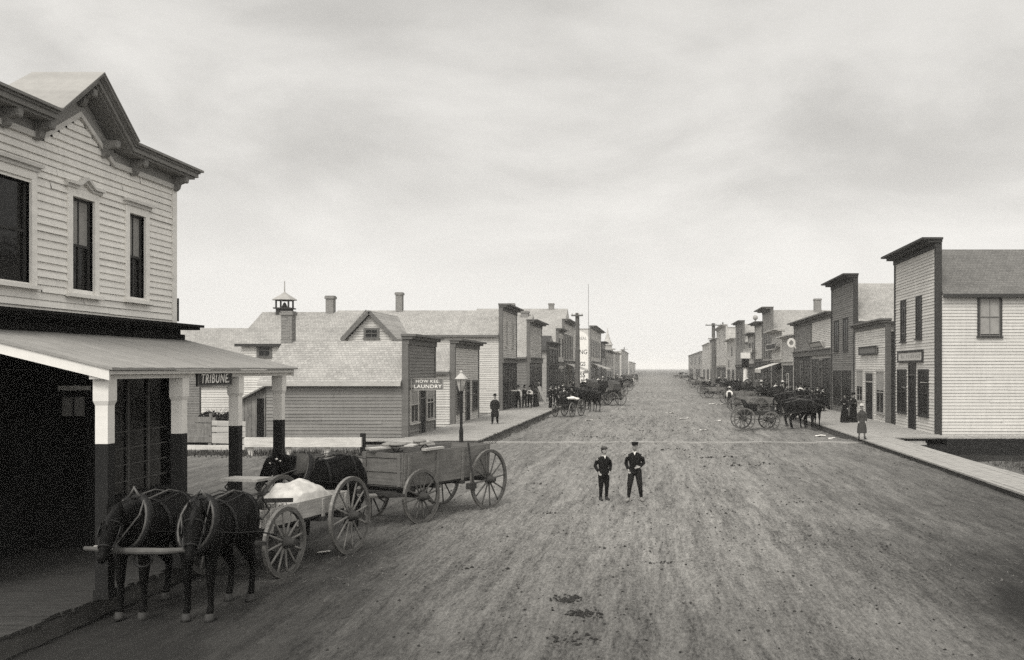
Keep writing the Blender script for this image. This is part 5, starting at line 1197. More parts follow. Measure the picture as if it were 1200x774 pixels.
# ---------------------------------------------------------------- people
def arm_pts(s, pose, k):
    """shoulder, elbow, wrist, hand tip for side s"""
    P = {'down': [(.2, 0, 1.40), (.245, -.03, 1.13), (.235, .05, .88), (.225, .08, .79)],
         'pocket': [(.19, -.01, 1.39), (.275, -.09, 1.14), (.195, .06, .95), (.165, .085, .91)],
         'waist': [(.19, 0, 1.39), (.265, -.05, 1.15), (.15, .15, 1.04), (.07, .17, 1.03)],
         'reach': [(.2, .02, 1.40), (.42, .14, 1.36), (.64, .26, 1.42), (.73, .30, 1.46)],
         'fold': [(.2, .02, 1.40), (.27, .03, 1.14), (.06, .21, 1.16), (-.04, .21, 1.17)],
         'reins': [(.2, .02, 1.40), (.25, .08, 1.14), (.14, .34, 1.10), (.11, .42, 1.11)],
         'skirt': [(.19, 0, 1.38), (.25, .0, 1.12), (.22, .1, .9), (.2, .13, .83)]}[pose]
    return [Vector((p[0] * s * k, p[1], p[2])) for p in P]
def person(name_label, h, kind='suit', hat='bowler', arms=('down', 'down'), turn=0., stance=.1, near=False, coat='cloth_dark', legs='cloth_black', seated=False, hatm='cloth_black', group=None, head_turn=0., step=0., boots='boot', hair='cloth_black'):
    root = thing('person', name_label, 'person', (0, 0, 0), group); g = h / 1.75; vx = .012 if near else .03; kx = .92 if kind in ('dress', 'lady_coat') else 1.0
    def fin(mb): mb.v = [(v[0] * g, v[1] * g, v[2] * g) for v in mb.v]; return mb
    drop = -.42 if seated else 0
    def L(s):
        if seated: return [Vector((.09 * s, 0, .88)), Vector((.12 * s, .42, .90)), Vector((.12 * s, .5, .47)), Vector((.12 * s, .64, .44))]
        st = step * s
        return [Vector((.09 * s, 0, .9)), Vector(((.09 + stance * .35) * s, .02 + st * .5, .50)), Vector(((.09 + stance * .6) * s, -.02 + st, .09)), Vector(((.10 + stance * .9) * s, .17 + st, .04))]
    b = MB(); S = (1, 0, 0)
    for s in (-1, 1):
        q = L(s); b.tube(q[:3], [.088, .06, .04], 10, S); b.tube([q[2] + Vector((0, -.05, -.04)), q[2] + Vector((0, .03, -.03)), q[3]], [(.04, .042), (.044, .042), (.036, .028)], 8, S)
    b.tube([(0, 0, .82), (0, .0, .92), (0, .0, 1.05), (0, .005, 1.2), (0, 0, 1.34), (0, -.01, 1.43), (0, 0, 1.5), (0, .015, 1.58)], [(.12, .09), (.16 * kx, .11), (.14 * kx, .1), (.16 * kx, .115), (.185 * kx, .11), (.14 * kx, .08), (.056, .058), (.055, .06)], 14, S)
    H = Vector((math.sin(head_turn), math.cos(head_turn), 0)); R_ = Vector((H.y, -H.x, 0)); c = Vector((0, .02, 1.64))
    b.tube([c + H * .035 - Vector((0, 0, .105)), c + H * .03 - Vector((0, 0, .07)), c + H * .012, c + Vector((0, 0, .06)), c + Vector((0, 0, .1)), c + Vector((0, 0, .115))], [(.03, .035), (.056, .068), (.072, .09), (.072, .092), (.05, .065), (.015, .02)], 14, tuple(R_))
    b.tube([c + H * .085 + Vector((0, 0, .03)), c + H * .115 - Vector((0, 0, .015)), c + H * .085 - Vector((0, 0, .022))], [.012, .018, .012], 7)
    b.tube([c + H * .083 - R_ * .022 - Vector((0, 0, .052)), c + H * .093 - Vector((0, 0, .052)), c + H * .083 + R_ * .022 - Vector((0, 0, .052))], [.007, .011, .007], 6)
    for s in (-1, 1): b.blob(tuple(c + R_ * (.076 * s) - Vector((0, 0, .005))), (.014, .02, .032), 7, 5)
    for s, ps in ((-1, arms[0]), (1, arms[1])):
        a = arm_pts(s, ps, kx); b.tube(a[:3], [.055, .042, .029], 9, S); d = (a[3] - a[2]).normalized()
        b.tube([a[2], a[2] + d * .05, a[3]], [(.028, .026), (.042, .022), (.04, .02)], 8, S)
        sd_ = d.cross(Vector((0, 1, 0)) if abs(d.y) < .8 else Vector((0, 0, 1))).normalized()
        for k in range(4):
            f0 = a[3] + sd_ * (.027 - .018 * k); ln = (.07, .082, .076, .058)[k]; cv = Vector((0, .012, -.012))
            b.tube([f0 - d * .02, f0 + d * ln * .55 + cv * .3, f0 + d * ln * .9 + cv * 1.6], [.0105, .0098, .008], 6)
        b.tube([a[2] + d * .03 + sd_ * .035, a[2] + d * .07 + sd_ * .058, a[2] + d * .11 + sd_ * .055], [.013, .012, .009], 6)
    organic(fin(b), 'body', 'skin', root, .009 if near else .028, 2)
    # face and hair
    for s in (-1, 1) if near else ():
        e = MB(); e.blob(tuple(c + H * .081 + R_ * (.03 * s) + Vector((0, 0, .022))), (.011, .008, .007), 7, 5); fin(e).build('eye', 'cloth_black', root, True)
    hr_ = MB(); hr_.tube([c - H * .03 - Vector((0, 0, .06)), c - H * .02, c - H * .01 + Vector((0, 0, .06)), c + Vector((0, 0, .108)), c + Vector((0, 0, .124))], [(.06, .06), (.081, .082), (.08, .09), (.056, .07), (.02, .02)], 12, tuple(R_))
    if kind in ('dress', 'lady_coat'): hr_.blob(tuple(c - H * .1 + Vector((0, 0, .02))), .05, 8, 6)
    fin(hr_).build('hair', hair, root, True)
    # clothes
    if kind in ('suit', 'shirt', 'boy', 'overcoat'):
        t = MB()
        for s in (-1, 1):
            q = L(s); low = q[2] + Vector((0, 0, .0 if kind != 'boy' else .0))
            if kind == 'boy':
                t.tube([q[0] + Vector((0, 0, .05)), q[0].lerp(q[1], .5), q[1] + Vector((0, .005, .02)), q[1].lerp(q[2], .2)], [(.115, .125), (.098, .105), (.086, .092), (.07, .075)], 11, S)
            else: t.tube([q[0] + Vector((0, 0, .05)), q[0].lerp(q[1], .5), q[1], q[2] + Vector((0, .01, -.01))], [(.115, .12), (.1, .105), (.08, .088), (.07, .08)], 11, S)
        t.tube([(0, 0, .82), (0, 0, 1.0)], [(.16, .125), (.165, .122)], 12, S)
        organic(fin(t), 'trousers', legs, root, vx, 3)
        if kind == 'boy':
            st_ = MB()
            for s in (-1, 1): q = L(s); st_.tube([q[1].lerp(q[2], .15), q[1].lerp(q[2], .4), q[2] + Vector((0, 0, .02))], [.066, .066, .047], 10, S)
            organic(fin(st_), 'stockings', 'cloth_black', root, vx, 2)
    bt = MB()
    for s in (-1, 1):
        q = L(s); bt.tube([q[2] + Vector((0, 0, .1)), q[2] + Vector((0, -.015, 0)), q[2] + Vector((0, -.04, -.05))], [.054, .056, .05], 9, S); bt.tube([q[2] + Vector((0, -.06, -.05)), q[2] + Vector((0, .04, -.035)), q[3] + Vector((0, .02, -.0))], [(.045, .04), (.054, .05), (.045, .036)], 9, S)
    organic(fin(bt), 'boots', boots, root, .012 if near else .03, 2)
    j = MB()
    if kind in ('suit', 'boy', 'overcoat', 'shirt'):
        zlow = {'suit': .80, 'boy': .84, 'overcoat': .42, 'shirt': .96}[kind]; fl = {'suit': .19, 'boy': .185, 'overcoat': .25, 'shirt': .155}[kind]
        pr = [((0, 0, zlow), (fl, fl * .78)), ((0, 0, (zlow + 1.02) / 2), (fl * .97 if kind == 'overcoat' else .178, .137)), ((0, 0, 1.05), (.162, .125)), ((0, .005, 1.2), (.182, .138)), ((0, 0, 1.34), (.206, .132)), ((0, -.01, 1.42), (.165, .1)), ((0, -.005, 1.475), (.085, .078))]
        j.tube([p for p, _ in pr], [r for _, r in pr], 16, S)
    elif kind in ('dress', 'lady_coat'):
        j.tube([(0, 0, .95), (0, 0, 1.07), (0, .01, 1.22), (0, 0, 1.34), (0, -.01, 1.42), (0, 0, 1.52)], [(.165, .13), (.13, .11), (.165, .14), (.18, .12), (.13, .09), (.062, .064)], 16, S)
    cuff = 1.0 if arms != ('x', 'x') else 1
    for s, ps in ((-1, arms[0]), (1, arms[1])):
        a = arm_pts(s, ps, kx); j.tube([a[0] + Vector((-.05 * s, 0, -.01)), a[0].lerp(a[1], .45), a[1], a[1].lerp(a[2], .96)], [.07, .066, .058, .046], 10, S)
    nm = {'suit': 'jacket', 'boy': 'jacket', 'overcoat': 'overcoat', 'shirt': 'shirt', 'dress': 'bodice', 'lady_coat': 'coat'}[kind]
    organic(fin(j), nm, coat, root, vx, 3)
    if kind in ('dress', 'lady_coat') and not seated:
        k = MB(); z0 = .05 if kind == 'dress' else .32; k.lathe([(.30 if kind == 'dress' else .25, z0), (.29 if kind == 'dress' else .24, z0 + .02), (.24, .5), (.19, .85), (.145, 1.03), (.13, 1.08)], n=28, wave=lambda t, z: .06 * math.sin(t * 7 + 1) * max(0, (1.0 - z)))
        fin(k).build('skirt', legs if kind == 'dress' else coat, root, True)
    if kind in ('dress', 'lady_coat') and seated:
        k = MB(); k.tube([(0, -.08, .95), (0, .2, .95), (0, .46, .88), (0, .52, .45), (0, .53, .2)], [(.17, .12), (.2, .13), (.21, .11), (.23, .1), (.26, .12)], 14, S); organic(fin(k), 'skirt', legs, root, .03, 2)
    if kind in ('suit', 'boy'):
        v = MB(); v.add([(-.035, .10, 1.475), (.035, .10, 1.475), (0, .130, 1.39)], ((0, 1, 2),)); v.add([(-.035, .11, 1.478), (.035, .11, 1.478), (0, .140, 1.39)], ((0, 1, 2),)); v.tube([(-.055, .04, 1.49), (0, .075, 1.48), (.055, .04, 1.49)], .014, 6); fin(v).build('collar', 'cloth_white', root)
    if kind == 'shirt':
        v = MB()
        v.tube([(0, 0, .95), (0, 0, 1.05), (0, .005, 1.2), (0, 0, 1.33), (0, -.01, 1.40)], [(.172, .135), (.168, .13), (.186, .143), (.19, .137), (.13, .105)], 16, S); fin(v).build('waistcoat', legs if coat == 'cloth_white' else coat, root, True)
    top = c + Vector((0, 0, .075)); q = MB()
    def lat(pr, cc=top, n=18): q.lathe(pr, tuple(cc), n)
    if hat == 'bowler': lat([(.088, .0), (.15, .005), (.155, .02), (.145, .014), (.093, .012), (.092, .07), (.075, .115), (.03, .135), (.005, .137)])
    elif hat == 'brim': lat([(.085, .0), (.19, .0), (.195, .012), (.1, .012), (.09, .09), (.08, .12), (.03, .112), (.005, .112)])
    elif hat == 'cap':
        q.tube([top - H * .09 + Vector((0, 0, .0)), top - H * .02 + Vector((0, 0, .035)), top + H * .07 + Vector((0, 0, .03)), top + H * .1 + Vector((0, 0, .0))], [(.07, .04), (.105, .055), (.098, .045), (.07, .02)], 14, tuple(R_))
        q.lathe([(.09, -.02), (.094, .0), (.092, .03), (.05, .05)], tuple(top), 16)
        q.tube([top + H * .07 - Vector((0, 0, .005)), top + H * .13 - Vector((0, 0, .012)), top + H * .145 - Vector((0, 0, .016))], [(.075, .008), (.06, .007), (.03, .005)], 10, tuple(R_))
    elif hat == 'kepi':
        lat([(.088, -.02), (.094, -.015), (.1, .03), (.112, .05), (.1, .066), (.02, .074)], top)
        q.tube([top + H * .08 - Vector((0, 0, .012)), top + H * .135 - Vector((0, 0, .022)), top + H * .15 - Vector((0, 0, .026))], [(.072, .007), (.055, .006), (.03, .005)], 10, tuple(R_))
    elif hat == 'bonnet':
        lat([(.1, -.02), (.16, .0), (.165, .012), (.11, .02), (.1, .08), (.06, .11), (.01, .12)])
        for a in range(5): q.blob(tuple(top + Vector((.09 * math.cos(a * 1.3), .09 * math.sin(a * 1.3), .06))), .035, 7, 5)
    if hat: fin(q).build('hat', hatm, root, True)
    return root
def stand(o, x, y, ang, z=0.0):
    """ang: 0 faces up the street, 180 faces the camera, clockwise seen from above"""
    o.location = (x, y, z); o.rotation_euler = (0, 0, -math.radians(ang)); return o

# two boys in the middle of the street
x, y = gp(707.5, 586); b1 = person('shorter boy in grey cap and dark buttoned jacket standing in the street', 1.33, 'boy', 'cap', ('pocket', 'pocket'), near=True, coat='cloth_black', legs='cloth_black', hatm='cloth_grey', stance=.04, step=.03, head_turn=-.5, boots='boot')
stand(b1, x, y, 158, gz(x, y) - .01)
x, y = gp(744, 586.5); b2 = person('taller boy in black cap and white collar standing in the street', 1.46, 'boy', 'kepi', ('waist', 'pocket'), near=True, coat='cloth_black', legs='cloth_dark', hatm='cloth_black', stance=.17, step=.05, head_turn=.05, boots='stocking')
stand(b2, x, y, 182, gz(x, y) - .01)
# west boardwalk
def wp(px, py, z=WALK): return gp(px, py, z)
x, y = wp(580, 497); stand(person('person in long dark overcoat and hat walking alone on the west boardwalk', 1.62, 'overcoat', 'bowler', ('down', 'down'), coat='cloth_dark', legs='cloth_black', step=.16), x, y, 172, WALK)
x, y = wp(607.5, 478.5); stand(person('person in white shirt sleeves and dark waistcoat stretching one arm towards the shop door', 1.72, 'shirt', 'bowler', ('down', 'reach'), coat='cloth_white', legs='cloth_black'), x, y, 190, WALK)
x, y = wp(614.5, 478); stand(person('person in black coat and black hat next to the one with outstretched arm', 1.72, 'suit', 'bowler', ('down', 'waist'), coat='cloth_black'), x, y, 140, WALK)
x, y = wp(621, 478); stand(person('person in dark jacket over white shirt front, third from the tall white store', 1.66, 'shirt', 'bowler', ('fold', 'fold'), coat='cloth_white', legs='cloth_black'), x, y, 200, WALK)
x, y = wp(628, 477); stand(person('person in long grey dress at the right of the boardwalk group', 1.6, 'dress', 'bonnet', ('fold', 'down'), coat='cloth_brown', legs='cloth_dark'), x, y, 215, WALK)
x, y = wp(631.5, 470); stand(person('person in pale straw coloured jacket behind the boardwalk group', 1.7, 'suit', 'brim', ('waist', 'down'), coat='cloth_pale', legs='cloth_pale', hatm='cloth_pale'), x, y, 180, WALK)
x, y = wp(645, 478.5); stand(person('person in dark suit standing apart at the very edge of the west boardwalk', 1.78, 'suit', 'bowler', ('waist', 'pocket'), coat='cloth_black'), x, y, 110, WALK)
bd = thing('leaning_board', 'pale plank leaning beside the boardwalk group', 'board', (0, 0, 0)); q = MB(); x, y = wp(640, 474); q.bar((x - .7, y + .5, 1.7), (x, y, WALK + .02), .3, .05); ORG[bd.name] = (x, y, WALK); bd.location = (x, y, WALK); q.build('plank', 'plank', bd)
# east boardwalk
x, y = gp(1010, 515, WALK); stand(person('child in long grey coat and pale straw hat at the end of the east boardwalk', 1.5, 'lady_coat', 'brim', ('skirt', 'skirt'), coat='cloth_brown', legs='cloth_brown', hatm='cloth_pale'), x, y, 182, WALK)
for px, py, h, kd, ht, co2, ang, lb in (
    (990, 495.5, 1.62, 'dress', 'bonnet', 'cloth_black', 200, 'person in black dress and bonnet, left of two at the white fronted shop'),
    (1000, 495, 1.66, 'dress', 'bonnet', 'cloth_dark', 150, 'person in wide dark dress by the white fronted shop door, right of two'),
    (958, 479, 1.72, 'suit', 'bowler', 'cloth_black', 190, 'person in black suit leaning by the pale upper front shop window'),
    (948, 477, 1.6, 'dress', 'bonnet', 'cloth_brown', 170, 'person in brown dress near the black glazed shop front'),
    (970, 478, 1.68, 'suit', 'brim', 'cloth_grey', 230, 'person in grey jacket and broad hat close to the brown building'),
    (938, 474, 1.72, 'shirt', 'bowler', 'cloth_white', 200, 'person in white shirt before the black glazed shop front'),
    (929, 470, 1.7, 'suit', 'bowler', 'cloth_dark', 150, 'person in dark coat at the low off white store'),
    (919, 468, 1.6, 'dress', 'bonnet', 'cloth_black', 210, 'person in black dress at the edge of the low off white store'),
    (912, 464, 1.72, 'suit', 'brim', 'cloth_black', 180, 'person in black suit under the short white awning'),
    (905, 463, 1.7, 'shirt', 'brim', 'cloth_white', 160, 'person in white shirt and broad hat just left of the short white awning'),
    (880, 459, 1.7, 'suit', 'bowler', 'cloth_dark', 180, 'person in dark suit on the boardwalk by the low pale grey store'),
    (866, 458, 1.75, 'suit', 'bowler', 'cloth_black', 200, 'person in black suit below the tall dark false front')):
    x, y = gp(px, py, WALK); stand(person(lb, h, kd, ht, ('down', 'fold') if kd != 'dress' else ('skirt', 'fold'), coat=co2, legs='cloth_black' if co2 != 'cloth_brown' else 'cloth_brown'), x, y, ang, WALK)
x, y = gp(855, 478.5); stand(person('person in white shirt seen from behind beside the second east side wagon', 1.74, 'shirt', 'brim', ('down', 'waist'), coat='cloth_white', legs='cloth_dark', hatm='cloth_pale'), x, y, 20, 0)
x, y = gp(832, 457.5); stand(person('person in pale hat and dark coat standing in front of far east side wagons', 1.74, 'suit', 'brim', ('down', 'down'), coat='cloth_dark', hatm='cloth_pale'), x, y, 200, 0)
x, y = gp(741, 452.5); stand(person('person in white shirt far up the west side of the street', 1.75, 'shirt', 'brim', ('down', 'down'), coat='cloth_white', legs='cloth_black'), x, y, 180, 0)
for px, py, lb in ((668, 470, 'person in dark suit on the boardwalk behind the loaded buggy'), (679, 466, 'person in dark suit on the boardwalk beside the dark utility pole'), (688, 462, 'person in dark suit below the lettered side wall'), (655, 473, 'person in dark suit between the standing figure and the loaded buggy')):
    x, y = gp(px, py, WALK); stand(person(lb, random.uniform(1.66, 1.8), 'suit', random.choice(('bowler', 'brim')), ('waist', 'down'), coat=random.choice(('cloth_black', 'cloth_dark'))), x, y, random.uniform(90, 260), WALK)

# ---------------------------------------------------------------- the two near teams
rng = random.getstate()
w1 = farm_wagon('farm_wagon', 'low pale sided farm wagon with white heaped canvas behind the nearest horses', 2.02, .565, .695, (-1.25, 1.25, .5, .80, 1.09), 'wagon_pale', True, 1.40, tongue=3.15, ms='spoke_pale')
place(w1, -6.32, 16.74, -.213, -.977, -.015)
seat(w1, 1.0, 1.52, .34, 'wagon_pale', False)
q = MB()
for s in (-1, 1): q.bar((s * .28, 1.0, .8), (s * .28, 1.0, 1.32), .05); q.bar((s * .28, 1.18, .8), (s * .28, 1.02, 1.5), .04)
q.bar((-.5, .5, 1.15), (-.5, 1.62, 1.28), .05, .07); q.bar((.5, .5, 1.15), (.5, 1.62, 1.28), .05, .07); q.bar((-.52, 1.62, 1.28), (.52, 1.62, 1.28), .05, .1)
q.bar((-.62, 1.3, 1.1), (-.62, 1.5, 1.33), .02); q.bar((-.62, 1.5, 1.33), (-.62, 1.75, 1.18), .02); q.bar((-.62, 1.75, 1.18), (-.62, 1.5, .98), .02); q.bar((-.62, 1.5, .98), (-.62, 1.3, 1.1), .02)
q.build('footboard', 'wagon_gear', w1)
cv = MB(); nu, nv = 44, 50
for i in range(nu + 1):
    for k in range(nv + 1):
        x = -.5 + 1.0 * i / nu; y = -.95 + 1.65 * k / nv; d = max(0, 1 - ((x + .12) / .5) ** 2) * max(0, 1 - ((y + .2) / .8) ** 2)
        fold = noise.noise(Vector((x * 4.5 + y * 2.5, y * 2.2, 0))); z = .96 + .44 * d ** .8 + .07 * fold * abs(fold) ** .2 + .03 * noise.noise(Vector((x * 11, y * 7, 4)))
        if i in (0, nu) or k in (0, nv): z = .86
        cv.v.append((x, y, z))
for i in range(nu):
    for k in range(nv): a = i * (nv + 1) + k; cv.f.append((a, a + nv + 1, a + nv + 2, a + 1))
cv.f.append(tuple(i * (nv + 1) for i in range(nu + 1)) + tuple(i * (nv + 1) + nv for i in range(nu, -1, -1)))
Mw = Matrix.Translation(w1.location) @ Matrix.Rotation(w1.rotation_euler[2], 4, 'Z')
cv.v = [tuple(Mw @ Vector(v)) for v in cv.v]; ho_ = cv.build('canvas_heap', 'canvas', None, True); tag(ho_, 'white canvas heaped over the load of the low pale sided farm wagon', 'canvas')
hay = MB()
for _ in range(900):
    p = Vector((random.uniform(-.46, .46), random.uniform(.5, 1.15), random.uniform(1.0, 1.2) - .1)); d = Vector((random.gauss(0, 1), random.gauss(0, 1), random.gauss(0, .4))).normalized() * random.uniform(.06, .14)
    e = d.cross(Vector((0, 0, 1))).normalized() * .006; hay.add([Mw @ (p - d - e), Mw @ (p - d + e), Mw @ (p + d + e), Mw @ (p + d - e)], ((0, 1, 2, 3),))
hay.v = [tuple(v) for v in hay.v]; tag(hay.build('straw_load', 'straw'), 'loose straw under the wagon seat beside the white canvas', 'straw', kind='stuff')
hb_ = make_horse('horse', 'dark harnessed horse nearest the camera, by the wheels of the low wagon', 'horse', .5, -.72)
place(hb_, -5.93, 13.42, -.06, -1, -.01)
ha_ = make_horse('horse', 'dark harnessed horse tied close against the porch boardwalk', 'horse', .55, -.3)
place(ha_, -6.86, 13.50, -.04, -1, -.01)
ny = thing('neck_yoke', 'pale wooden neck yoke bar across the chests of the two nearest horses', 'neck yoke', (-6.42, 12.35, 1.0)); q = MB(); q.tube([(-.72, -.05, .04), (-.3, 0, 0), (.0, 0, 0), (.3, 0, 0), (.62, .05, .02)], [.028, .04, .045, .04, .028], 10, (0, 1, 0)); q.build('bar', 'spoke', ny)
for s in (-.6, .52): q = MB(); q.tube([(s, 0, .03), (s + .03, .12, .1), (s, .3, .16)], .012, 6); q.build('strap', 'leather', ny)
q = MB(); q.tube([(.12 * math.cos(t), .0, -.1 + .1 * math.sin(t)) for t in [2 * PI * k / 14 for k in range(15)]], .016, 6, (0, 1, 0), False); q.build('ring', 'leather', ny)
ny.rotation_euler = (0, 0, heading(-.04, -1) + PI)
w2 = farm_wagon('farm_wagon', 'tall boarded grain wagon with weathered side panels parked alone behind the low wagon', 2.45, .59, .71, (-1.42, 1.62, .53, .80, 1.52), 'wagon_wood', True, 1.40, tongue=3.1, flare=.04)
place(w2, -5.05, 22.45, -.44, -.90, -.02)
q = MB(); Mx = Matrix.Translation(w2.location) @ Matrix.Rotation(w2.rotation_euler[2], 4, 'Z')
st2 = seat(w2, .75, 1.66, .5, 'wagon_pale', False)
q.bar((-.15, .2, 1.62), (.3, 1.75, 1.60), .26, .035); q.bar((.1, .1, 1.66), (-.5, 1.4, 1.66), .2, .03); q.bar((-.56, .35, 1.56), (-.62, 1.05, 1.56), .12, .05)
q.v = [tuple(Mx @ Vector(v)) for v in q.v]; tag(q.build('loose_planks', 'palegrey'), 'loose pale planks lying across the top of the tall grain wagon', 'planks')
sk = MB()
for (x, y, z, r) in ((-.3, .8, 1.72, (.16, .26, .05)), (.2, 1.2, 1.65, (.2, .18, .06)), (-.1, 1.3, 1.67, (.2, .16, .05))): sk.blob(tuple(Mx @ Vector((x, y, z))), r, 10, 7)
organic_o = organic(sk, 'grain_sack', 'stocking', None, .03, 6); tag(organic_o, 'rumpled grey sacking under the planks on the grain wagon', 'sack')
bk = MB(); bk.tube([(-.78, -.55, .5), (-.74, -.5, 1.0), (-.7, -.42, 1.62)], .025, 6); bk.bar((-.74, -.62, .62), (-.74, -.35, .62), .1, .14); bk.build('brake_lever', 'wagon_gear', w2)
hc_ = make_horse('horse', 'dark horse with pale bridle decorations standing between the porch end and grain wagon', 'horse', .28, .05)
place(hc_, -6.5, 19.5, -.58, -.82, -.01)
for (rx_, ry_, rz2, rr_) in ((-.09, 1.16, 1.60, .026), (.02, 1.23, 1.61, .03), (.10, 1.15, 1.58, .024), (-.05, 1.27, 1.53, .022), (.06, 1.28, 1.52, .02), (-.12, 1.1, 1.56, .02)):
    q = MB(); q.blob((rx_, ry_, rz2), (rr_, rr_, rr_ * .8), 8, 5); q.build('bridle_rosette', 'cloth_white', hc_, True)
q = MB(); q.tube([(0, .45, 1.34), (0, .62, 1.41), (0, .76, 1.46)], [(.24, .33), (.2, .27), (.17, .22)], 16, (1, 0, 0)); q.build('neck_cover', 'cloth_grey', hc_, True)

# ---------------------------------------------------------------- teams further up the street
bh = make_horse('horse', 'dark horse of the first far team on the west side, nearer the boardwalk', 'horse_bay', .3, .1, False)
def team_horse(lb, x, y, hx, hy, coat=None):
    global first_used
    o = bh if not first_used else copy_tree(bh); first_used = True
    o['label'] = lb; o['group'] = 'horses hitched along the street'; return place(o, x, y, hx, hy, 0)
first_used = False
g1 = 'wagons parked along the boardwalks'
bg0 = buggy('buggy', 'open black buggy loaded with people and white bundles beside the west boardwalk', False, True)
bg1 = buggy('buggy', 'black buggy with square folding top on the west side', True, True)
fw0 = farm_wagon('farm_wagon', 'dark box wagon standing nearest on the east side', 2.1, .52, .62, (-1.2, 1.25, .5, .78, 1.22), 'wagon_wood', False, 1.3, tongue=2.8, seat_at=(.7, 1.5, .48))
for o_ in (bg0, bg1, fw0): o_['group'] = g1
def rep(proto, lb, x, y, hx, hy, state={}):
    o = proto if proto.name not in state else copy_tree(proto); state[proto.name] = 1; o['label'] = lb; return place(o, x, y, hx, hy, 0)
def at(px, py): return gp(px, py)
# west
x, y = at(666, 488.5); rep(bg0, 'open black buggy loaded with people and white bundles beside the west boardwalk', x, y, -.35, -.94)
s1 = person('person in dark coat seated on the left of the loaded buggy, hat pulled low', 1.72, 'suit', 'bowler', ('reins', 'reins'), seated=True); stand(s1, x - .3, y + .25, 200, .32)
s2 = person('person in black shawl seated on the right of the loaded buggy', 1.62, 'dress', 'bonnet', ('reins', 'fold'), seated=True, coat='cloth_black'); stand(s2, x + .22, y + .3, 200, .38)
bn = MB(); bn.blob((x + .3, y - .25, 1.27), (.26, .22, .13), 10, 7); bn.blob((x + .1, y - .1, 1.24), (.25, .2, .12), 10, 7); bn.blob((x + .6, y - .2, 1.22), (.2, .16, .1), 10, 7); bo = organic(bn, 'bundle', 'cloth_white', None, .04, 4); tag(bo, 'white cloth bundle on the laps in the loaded buggy', 'bundle')
x, y = at(697, 482.5); team_horse('dark horse seen from behind next to the loaded buggy', x, y, -.45, .9)
x, y = at(683, 480); team_horse('dark horse tucked behind the loaded buggy at the west boardwalk', x, y, -.6, .8)
x, y = at(690, 476); team_horse('dark horse between two others by the west boardwalk edge', x - .6, y, -.75, .65)
x, y = at(715, 475.5); rep(bg1, 'black buggy with square folding top on the west side', x, y, -.85, .5)
x, y = at(704, 468); team_horse('dark horse hitched before the folding top buggy', x - .7, y + .5, -.85, .5)
x, y = at(722, 464.5); rep(bg0, 'open black buggy standing just beyond the folding top buggy', x, y, -.8, .6)
x, y = at(728, 458.5); rep(fw0, 'dark box wagon farther up on the west side, wheels towards the street', x, y, -.8, -.6)
x, y = at(719, 459); team_horse('dark horse behind the folding top buggy, near the lettered wall', x, y, -.8, .55)
x, y = at(724, 455); team_horse('dark horse below the jutting dark cornice', x, y, -.9, .3)
x, y = at(735, 454); rep(bg1, 'far black buggy with folding top next to the far person in white shirt', x, y, -.7, .7)
x, y = at(742, 447.5); rep(fw0, 'last small dark wagon on the west side', x, y, -.5, .86)
x, y = at(746, 445.5); team_horse('last small dark horse on the west side', x, y, -.2, 1)
x, y = at(733, 448); team_horse('dark horse beyond the far folding top buggy', x, y, -.9, .4)
# east
x, y = at(886, 503.5); rep(bg0, 'open black buggy nearest on the east side, drawn by one dark horse', x, y, 1, .06); bxr, byr = x, y
team_horse('dark horse harnessed to the nearest buggy on the east side', x + 2.55, y + .15, 1, .06)
x, y = at(880, 484); rep(fw0, 'dark box wagon behind the nearest buggy on the east side', x, y, .98, -.2)
team_horse('dark horse hitched to the box wagon, partly behind the nearest east side horse', x + 2.6, y - .4, .98, -.2)
team_horse('second dark horse of the box wagon team on the east side', x + 2.8, y + .5, .98, -.2)
x, y = at(842, 467); rep(fw0, 'dark wagon left of the white shirted person seen from behind', x - .3, y, .9, -.4)
team_horse('dark horse in front of the wagon left of the white shirted person', x + 2.4, y - 1.0, .9, -.4)
x, y = at(830, 462); rep(bg0, 'open buggy beyond the white shirted person on the east side', x, y, .9, .4)
x, y = at(820, 455); rep(fw0, 'dark wagon below the raised parapet store', x, y, .85, .5)
team_horse('dark horse below the raised parapet store', x + 2.6, y + 1.4, .85, .5)
x, y = at(812, 450); rep(bg1, 'buggy with folding top before the long last building', x, y, .9, -.3)
x, y = at(803, 444.5); rep(fw0, 'small far wagon left of the long last building', x, y, .6, .8)
x, y = at(795, 443.5); rep(fw0, 'last small dark wagon standing out in the far street', x, y, .9, .4)
x, y = at(798, 441); team_horse('last small dark horse on the east side', x, y, .9, .4)
x, y = at(862, 471); rep(bg1, 'buggy with folding top beside the boxes near the low pale grey store', x + 1.5, y, 1, -.1)
s3 = person('person in dark coat driving the box wagon on the east side', 1.74, 'suit', 'brim', ('reins', 'reins'), seated=True, hatm='cloth_pale'); x, y = at(880, 484); stand(s3, x + .75, y - .1, 80, .62)

